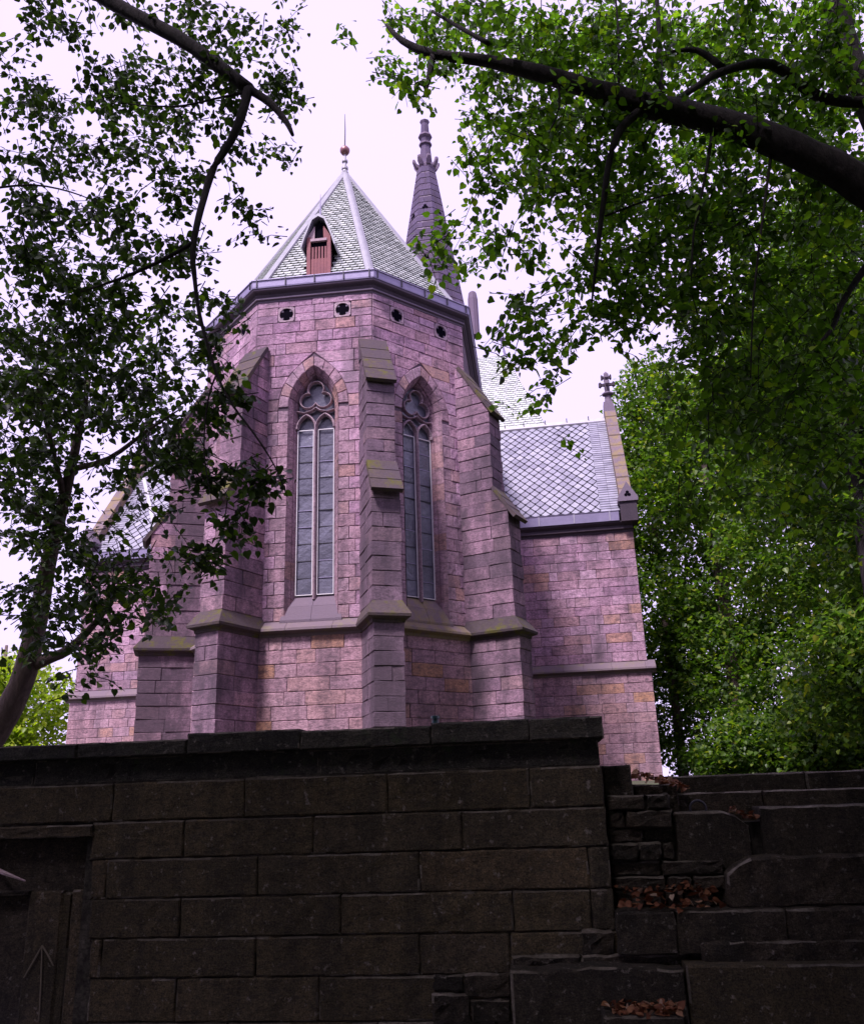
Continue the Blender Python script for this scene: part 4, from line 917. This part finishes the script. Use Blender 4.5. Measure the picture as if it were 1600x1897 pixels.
GA = ["73267840000000000000", "61377760000000000000", "67886670000000000000", "78986410000000000000", "6777410", "7888710", "898540", "888551", "0000610", "0000720", "0000961", "0000672", "0000240"]
tw = MB(); ptA = np.concatenate([map_points(GA[:8], 7.0, 8.8, .064, 11, 1.4), map_points(GA[8:], 6.35, 7.2, .064, 10, 1.5, y0=640, spread=.07)])
off = np.stack([rng.uniform(-12, 3, 2300), rng.uniform(-9, 10, 2300), rng.uniform(6.5, 12, 2300)], 1); off = off[~inframe(off, 420)]  # out-of-view leaves overhead and behind, added to shade the wall
VA = sprays(ptA, 11, .32, .064, twigs=tw); VO = sprays(off, 14, 1.3, .22)
mk('twigs', tw, M_BARK, tA, kind='stuff'); leaf_object('unseen_shade_crown', VO, M_LF_L, tA); finish_leaves(tA, VA, M_LF_L, 300)

# --- leaning tree on the terrace, left
tB = root('leaning_tree', tuple(aty(-75, 1478, 12.6)), 'tree with leaning forked grey trunk on the terrace left of the church', 'tree')
m = MB(); px_tube(m, [(-80, 1484, 12.6), (-30, 1392, 12.5), (5, 1335, 12.4), (38, 1270, 12.3), (58, 1200, 12.2), (72, 1140, 12.1), (88, 1050, 11.8), (112, 950, 11.4), (140, 830, 11), (165, 700, 10.6)], [.24, .20, .185, .17, .15, .13, .11, .09, .06, .03], 10, .06); mk('trunk', m, M_BARK2, tB, smooth=True)
m = MB(); px_tube(m, [(48, 1240, 12.3), (85, 1222, 12.2), (125, 1205, 12), (180, 1150, 11.7), (230, 1080, 11.3)], [.10, .085, .07, .045, .02], 7); mk('limb', m, M_BARK2, tB, smooth=True)
m = MB(); branches(tB, M_BARK2, [([(100, 1000, 11.6), (130, 985, 11.2), (60, 950, 10.8), (0, 915, 10.4)], [.05, .04, .03, .02], 6)]); branches(tB, M_BARK2, [([(130, 870, 11.1), (200, 850, 10.6), (270, 800, 10.2), (330, 760, 9.8)], [.05, .035, .025, .01], 6)])
branches(tB, M_BARK2, [([(205, 1110, 11.5), (255, 1060, 11), (290, 1000, 10.6)], [.02, .014, .006], 5)]); branches(tB, M_BARK2, [([(120, 930, 11.3), (90, 800, 10.6), (60, 680, 10.2)], [.05, .03, .012], 6)])
branches(tB, M_BARK2, [([(230, 1080, 11.3), (262, 1110, 11), (275, 1170, 10.8)], [.012, .008, .004], 5)])
GB = [""]*6+["32200", "655220", "998720", "998730", "975530", "863100", "755210", "476420", "355300", "131000"]
tw = MB(); ptB = map_points(GB, 9.0, 11.8, .080, 12, 2.0, spread=.2); VB = sprays(ptB, 12, .45, .080, twigs=tw, tr=.005); mk('twigs', tw, M_BARK, tB, kind='stuff')
finish_leaves(tB, VB, M_LF_L, 0)

# --- right big tree with heavy limb
tD = root('maple_tree', (7.4, 5.6, -1.62), 'large dark tree whose heavy arched limb sweeps across the upper right', 'tree')
m = MB(); m.tube([(7.4, 5.6, -1.7), (7.2, 5.7, .6), (7.0, 5.9, 3), (6.7, 6.2, 5.0), (6.5, 6.5, 8), (6.2, 6.8, 13)], [.55, .44, .40, .36, .28, .12], 12, .08); mk('trunk', m, M_BARK, tD, smooth=True)
m = MB(); Q = px_tube(m, [(1760, 520, 6.7), (1680, 410, 6.75), (1600, 345, 6.8), (1500, 290, 6.8), (1400, 247, 6.9), (1300, 217, 7.0), (1180, 190, 7.1), (1100, 165, 7.2), (1000, 135, 7.3), (900, 112, 7.4), (800, 99, 7.5), (745, 75, 7.6), (715, 45, 7.7)], [.20, .185, .17, .158, .145, .13, .118, .10, .086, .068, .05, .038, .016], 12, .16)
m.tube([(6.75, 6.15, 4.2), Q[0]*.5+np.array([6.75, 6.15, 4.2])*.5+np.array([0, 0, .15]), Q[0]], [.26, .235, .22], 12, .05); mk('limb', m, M_BARK, tD, smooth=True)
m = MB()
branches(tD, M_BARK, [([(1190, 200, 7.1), (1150, 238, 7.0), (1130, 290, 6.9), (1118, 370, 6.85), (1108, 450, 6.8), (1096, 560, 6.75)], [.05, .042, .034, .028, .022, .008], 7)])
branches(tD, M_BARK, [([(1238, 195, 7.05), (1290, 160, 7.2), (1338, 132, 7.3), (1430, 118, 7.5), (1520, 180, 7.6), (1640, 190, 7.7)], [.03, .035, .045, .055, .06, .065], 7)])
branches(tD, M_BARK, [([(1338, 125, 7.3), (1290, 92, 7.35), (1235, 97, 7.4)], [.045, .035, .015], 6)])
branches(tD, M_BARK, [([(1226, 195, 7.05), (1222, 100, 7.3), (1215, -30, 7.6)], [.035, .028, .025], 6)]); branches(tD, M_BARK, [([(1146, 172, 7.15), (1145, 60, 7.3), (1138, -30, 7.5)], [.016, .012, .010], 5)])
branches(tD, M_BARK, [([(802, 97, 7.5), (793, 150, 7.45), (785, 178, 7.4)], [.04, .03, .01], 6)]); branches(tD, M_BARK, [([(905, 80, 7.5), (860, 55, 7.6), (800, 20, 7.8)], [.03, .025, .015], 6)])
branches(tD, M_BARK, [([(1030, 140, 7.3), (1035, 200, 7.2), (1000, 260, 7.1), (930, 240, 7.0)], [.016, .012, .009, .004], 5)]); branches(tD, M_BARK, [([(1320, 240, 7), (1305, 330, 6.9), (1285, 430, 6.8), (1280, 520, 6.7)], [.02, .015, .012, .006], 5)])
branches(tD, M_BARK, [([(1660, 430, 7.5), (1600, 500, 7.5), (1560, 560, 7.4), (1540, 610, 7.3), (1505, 645, 7.2)], [.05, .04, .03, .022, .01], 6)]); branches(tD, M_BARK, [([(1120, 400, 6.85), (1200, 370, 6.8), (1280, 350, 6.8)], [.012, .009, .004], 5)])
branches(tD, M_BARK, [([(1430, 270, 6.9), (1410, 420, 6.8), (1395, 560, 6.7), (1390, 700, 6.7)], [.018, .013, .010, .005], 5)])
branches(tD, M_BARK, [([(1535, -60, 8), (1560, 60, 8), (1600, 175, 8), (1680, 330, 8)], [.13, .14, .15, .16], 9)])
m = MB(); e_ = aty(1680, 330, 8); m.tube([e_, e_*.5+np.array([6.5, 6.5, 6.6])*.5+np.array([0, 0, -.1]), (6.5, 6.5, 6.4)], [.16, .18, .2], 9, .06); mk('branch', m, M_BARK, tD, smooth=True)
GD = ["00000000169999998999", "00000000034999999999", "00000000043899999999", "00000000001689999999", "00000000000489999999", "00000000004457999999", "00000000002036999999", "00000000000166589999", "00000000000041049999", "00000000000020018999", "00000000000001002688", "00000000000000001366"]
tw = MB(); ptD = map_points(GD, 6.9, 10.4, .070, 11, 2.3); q_ = proj(ptD); ptD = ptD[~((q_[:, 0] > 735) & (q_[:, 0] < 850) & (q_[:, 1] > 185) & (q_[:, 1] < 400)) & ~((q_[:, 0] > 1062) & (q_[:, 0] < 1165) & (q_[:, 1] > 625) & (q_[:, 1] < 830))]; VD = sprays(ptD, 11, .40, .070, twigs=tw); mk('twigs', tw, M_BARK, tD, kind='stuff')
off = np.stack([rng.uniform(-1, 14, 2400), rng.uniform(-9, 10, 2400), rng.uniform(6, 12, 2400)], 1); off = off[~inframe(off, 420)]  # unseen big-leaf canopy, added and thickened to keep light off the wall
leaf_object('unseen_shade_crown', sprays(off, 14, 1.3, .22), M_LF_R, tD); finish_leaves(tD, VD, M_LF_R, 300)

# --- unseen trees behind the viewer, added to shade the wall (dense row)
for k, (x, y, lb) in enumerate(((-9.5, -9, 'second from the left'), (-1, -12, 'middle'), (8, -9.5, 'second from the right'), (-17, -2, 'leftmost'), (16.5, -1.5, 'rightmost'))):
    t = root('added_shade_tree', (x, y, -1.62), 'unseen dense tree added behind the viewer to shade the wall, %s of five' % lb, 'tree', 'added shade trees behind the viewer')
    m = MB(); m.tube([(x, y, -1.7), (x+.1, y, 1.5), (x-.1, y+.1, 4.5), (x, y, 9)], [.4, .32, .28, .1], 10, .08); mk('trunk', m, M_BARK, t, smooth=True)
    u = rng.normal(size=(1300, 3)); u /= np.linalg.norm(u, axis=1)[:, None]; u *= rng.uniform(.35, 1, (1300, 1))**.5; P = np.array([x, y, 6.0])+u*np.array([6.2, 4.0, 7.4]); P = P[P[:, 2] > -1.0]; P = P[~inframe(P, 150)]
    leaf_object('crown', sprays(P, 14, 1.5, .30), M_LF_R, t)

# --- trees beyond the terrace
def bgtree(name, label, x, y, h, crown, n, lsize, lm, bm=M_BARK2, r=.25, lean=(0, 0), group=None, zb=.2, limbs=4):
    t = root(name, (x, y, zb), label, 'tree', group)
    m = MB(); T = [np.array([x+lean[0]*f, y+lean[1]*f, zb-.1+h*f]) for f in (0, .15, .35, .6, .85)]
    m.tube(T, [r*1.25, r, r*.85, r*.6, r*.25], 10, .07); mk('trunk', m, bm, t, smooth=True)
    m = MB()
    for k in range(limbs):
        b = T[2]+(T[4]-T[2])*(k/limbs); cz = crown[random.randrange(len(crown))]; e = np.array(cz[:3]); e = b+(e-b)*.8; m.tube([b, (b+e)/2+np.array([0, 0, .4]), e], [r*.4, r*.25, r*.08], 6, .1)
    mk('limb', m, bm, t, smooth=True)
    tot = sum(c[3]*c[4]*c[5] for c in crown); Vs = []
    for cx_, cy_, cz_, rx, ry, rz in crown:
        k = int(n*rx*ry*rz/tot); u = rng.normal(size=(k, 3)); u /= np.linalg.norm(u, axis=1)[:, None]; u *= rng.uniform(.25, 1, (k, 1))**.55
        P = np.array([cx_, cy_, cz_])+u*np.array([rx, ry, rz]); P = P[P[:, 2] > zb+.1]; Vs.append(sprays(P, 14, lsize*8, lsize, droop=.25, flat=.35))
    leaf_object('crown', np.concatenate(Vs), lm, t); return t
gr = 'trees beyond the terrace on the right'
bgtree('beech_tree', 'tree with dark leaning trunk near the right edge behind the stepped wall', 8.2, 16.0, 13, [(8.8, 16.5, 8.5, 2.6, 3, 2.5), (10.5, 17, 5.5, 3, 3, 2.2), (7.6, 17.5, 6.6, 1.8, 2, 1.6), (9.5, 16, 2.8, 2.3, 2.2, 1.5), (10, 17, 11, 3, 3, 2.5)], 3400, .10, M_LF_B, M_BARK, .22, (.3, 0), gr)
bgtree('ash_tree', 'slim tree with pale brown trunk right of the church transept', 12.2, 25.0, 15, [(11, 25, 7, 2.6, 3, 2.4), (13.5, 26, 9.5, 3.4, 3, 3), (11.2, 24, 3.0, 2.0, 2.0, 1.8), (13.5, 24, 3.5, 2.6, 2, 2), (11.6, 26, 11.5, 2.6, 3, 2.6)], 2900, .125, M_LF_B, M_BARK2, .24, (.2, 0), gr)
bgtree('field_tree', 'tall pale green tree rising behind the transept gable', 11.8, 35.0, 19, [(11.6, 35, 13, 2.8, 3, 3.2), (12.6, 36, 8, 3, 3, 3), (14.5, 36, 15.5, 3.6, 3, 3.6), (11.2, 34, 4.2, 1.8, 2, 2.4), (15, 35, 4.5, 3, 3, 2.6)], 2800, .155, M_LF_B, M_BARK2, .28, (0, 0), gr)
bgtree('tall_tree', 'tall tree filling the background behind the pale brown trunk', 18.0, 33.0, 20, [(17.5, 33, 12, 3.6, 3, 4), (19.5, 34, 7, 4, 3, 3), (16.8, 33, 17.5, 3.6, 3, 3.4), (18, 32, 3, 3.6, 3, 2.2)], 3000, .165, M_LF_B, M_BARK2, .3, (0, 0), gr)
bgtree('thicket_tree', 'low dark tree at the right edge above the stepped wall', 11.2, 19.5, 8, [(11, 19.5, 3.2, 2.2, 2, 1.5), (9.4, 20, 2.0, 1.5, 1.4, 1.0), (12, 20, 5.5, 2.4, 2, 2)], 2200, .11, M_LF_B, M_BARK, .16, (0, 0), gr)
bgtree('slender_tree', 'pale slender tree close behind the right corner of the transept', 10.7, 40.0, 21, [(11.4, 40, 17.6, 2.5, 2.4, 3.4), (10.4, 40, 3.5, 2.2, 2.2, 2.6), (10.2, 40, 8, 2.4, 2.4, 2.8), (10.6, 40, 13, 2.6, 2.4, 3.2), (13, 41, 6, 2.6, 2.4, 3)], 3000, .16, M_LF_B, M_BARK2, .2, (0, 0), gr)
bgtree('hedge_tree', 'low bushy tree filling the gap under the pale brown trunk', 14.6, 29.0, 6, [(13.2, 29, 1.5, 2.4, 2, 1.5), (16.5, 29.5, 1.7, 2.8, 2, 1.8), (10.6, 31, 1.2, 1.8, 1.5, 1.4), (19.5, 29, 1.4, 2.5, 2, 1.6), (11.8, 27.5, .9, 1.5, 1.2, .9), (15, 27, .9, 2, 1.2, .9)], 3200, .14, M_LF_B, M_BARK2, .15, (0, 0), gr)
bgtree('far_tree', 'broad far tree low at the right edge behind the others', 23.0, 41.0, 12, [(21, 41, 3.2, 4, 3, 2.8), (25, 41, 5, 4, 3, 4.5), (17.5, 42, 2.6, 3, 2.5, 2.4), (20, 41, 9, 4, 3, 3.5)], 2000, .18, M_LF_B, M_BARK2, .28, (0, 0), gr)
bgtree('laurel_shrub', 'low dark green shrub at the foot of the transept corner', 10.4, 33.0, 1.6, [(10.0, 33, .8, 1.5, 1.2, .8), (12.2, 33.5, .9, 1.6, 1.2, .9)], 500, .12, M_LF_B, M_BARK2, .05, (0, 0), 'shrubs along the terrace')
bgtree('hazel_shrub', 'low wide shrub row closing the view above the long stone steps', 16.5, 33.5, 1.6, [(14.6, 33.5, .9, 1.6, 1.2, .9), (17.5, 34, .9, 2, 1.2, .9), (20.5, 33.5, .9, 2, 1.2, .9), (23, 34, .8, 1.6, 1, .8)], 800, .12, M_LF_B, M_BARK2, .05, (0, 0), 'shrubs along the terrace')
bgtree('sunlit_tree', 'bright yellow-green tree behind the leaning trunk at the far left', -19.0, 38.0, 8, [(-18.3, 38, 4.2, 2.6, 3, 2.4), (-21, 38, 4.5, 3, 3, 2.6), (-19, 37, 2.0, 3.4, 2.4, 1.4)], 1300, .17, M_LF_Y, M_BARK2, .25)
bgtree('distant_tree', 'dark green tree low behind the sunlit yellow-green tree', -27.0, 47.0, 10, [(-25, 47, 3.0, 4, 3, 2.4), (-28, 47, 5, 4, 3, 3)], 700, .2, M_LF_B, M_BARK2, .25)

# --- fallen leaves on the ledges
def litter(name, label, x0, x1, y0, y1, zf, n, s=.05):
    P = np.stack([rng.uniform(x0, x1, n), rng.uniform(y0, y1, n)], 1); W = np.array([WF(a, b, zf(a, b)) for a, b in P]); W[:, 2] += rng.uniform(.004, .035, n)
    V = leaf_verts(W, rng.normal(size=(n, 3))*np.array([1, 1, .35]), np.array([0, 0, 1.0])+rng.normal(scale=.6, size=(n, 3)), s*rng.uniform(.6, 1.2, n)); o = leaf_object(name, V, M_LITTER, None); o['label'] = label; o['category'] = 'fallen leaves'; return o
a = hz(1180, 1452, -.3); b = hz(1270, 1466, -.3)
litter('leaf_litter', 'russet fallen leaves heaped beside the church corner at the wall end', a[0], b[0]+.02, -.5, -.2, lambda x, y: -.03+.10*max(0, (b[0]-x)/(b[0]-a[0]))-.1*(y+.2), 110, .042)
a = hz(1145, 1680, .05); b = hz(1338, 1680, .05)
litter('leaf_litter', 'brown fallen leaves in the deep ledge between wall and steps', a[0], b[0], -.08, .13, lambda x, y: hz(1135, 1688, .14)[1]+.0+.12*max(0, (.1-y)/.2), 120, .042)
a = hz(1350, 1504, -.14); b = hz(1402, 1520, -.14)
litter('leaf_litter', 'pale leaves caught in the notch of the broken ledge', a[0], b[0]+.02, -.2, -.12, lambda x, y: a[1]-.06*(x-a[0])/(b[0]-a[0]), 30, .04)
a = hz(1180, 1895, .3); b = hz(1272, 1880, .3)
litter('leaf_litter', 'fallen leaves at the foot of the proud base blocks', hz(1130, 1880, .5)[0], hz(1266, 1880, .5)[0], .30, .54, lambda x, y: hz(1120, 1885, .55)[1]+.0, 130, .045)
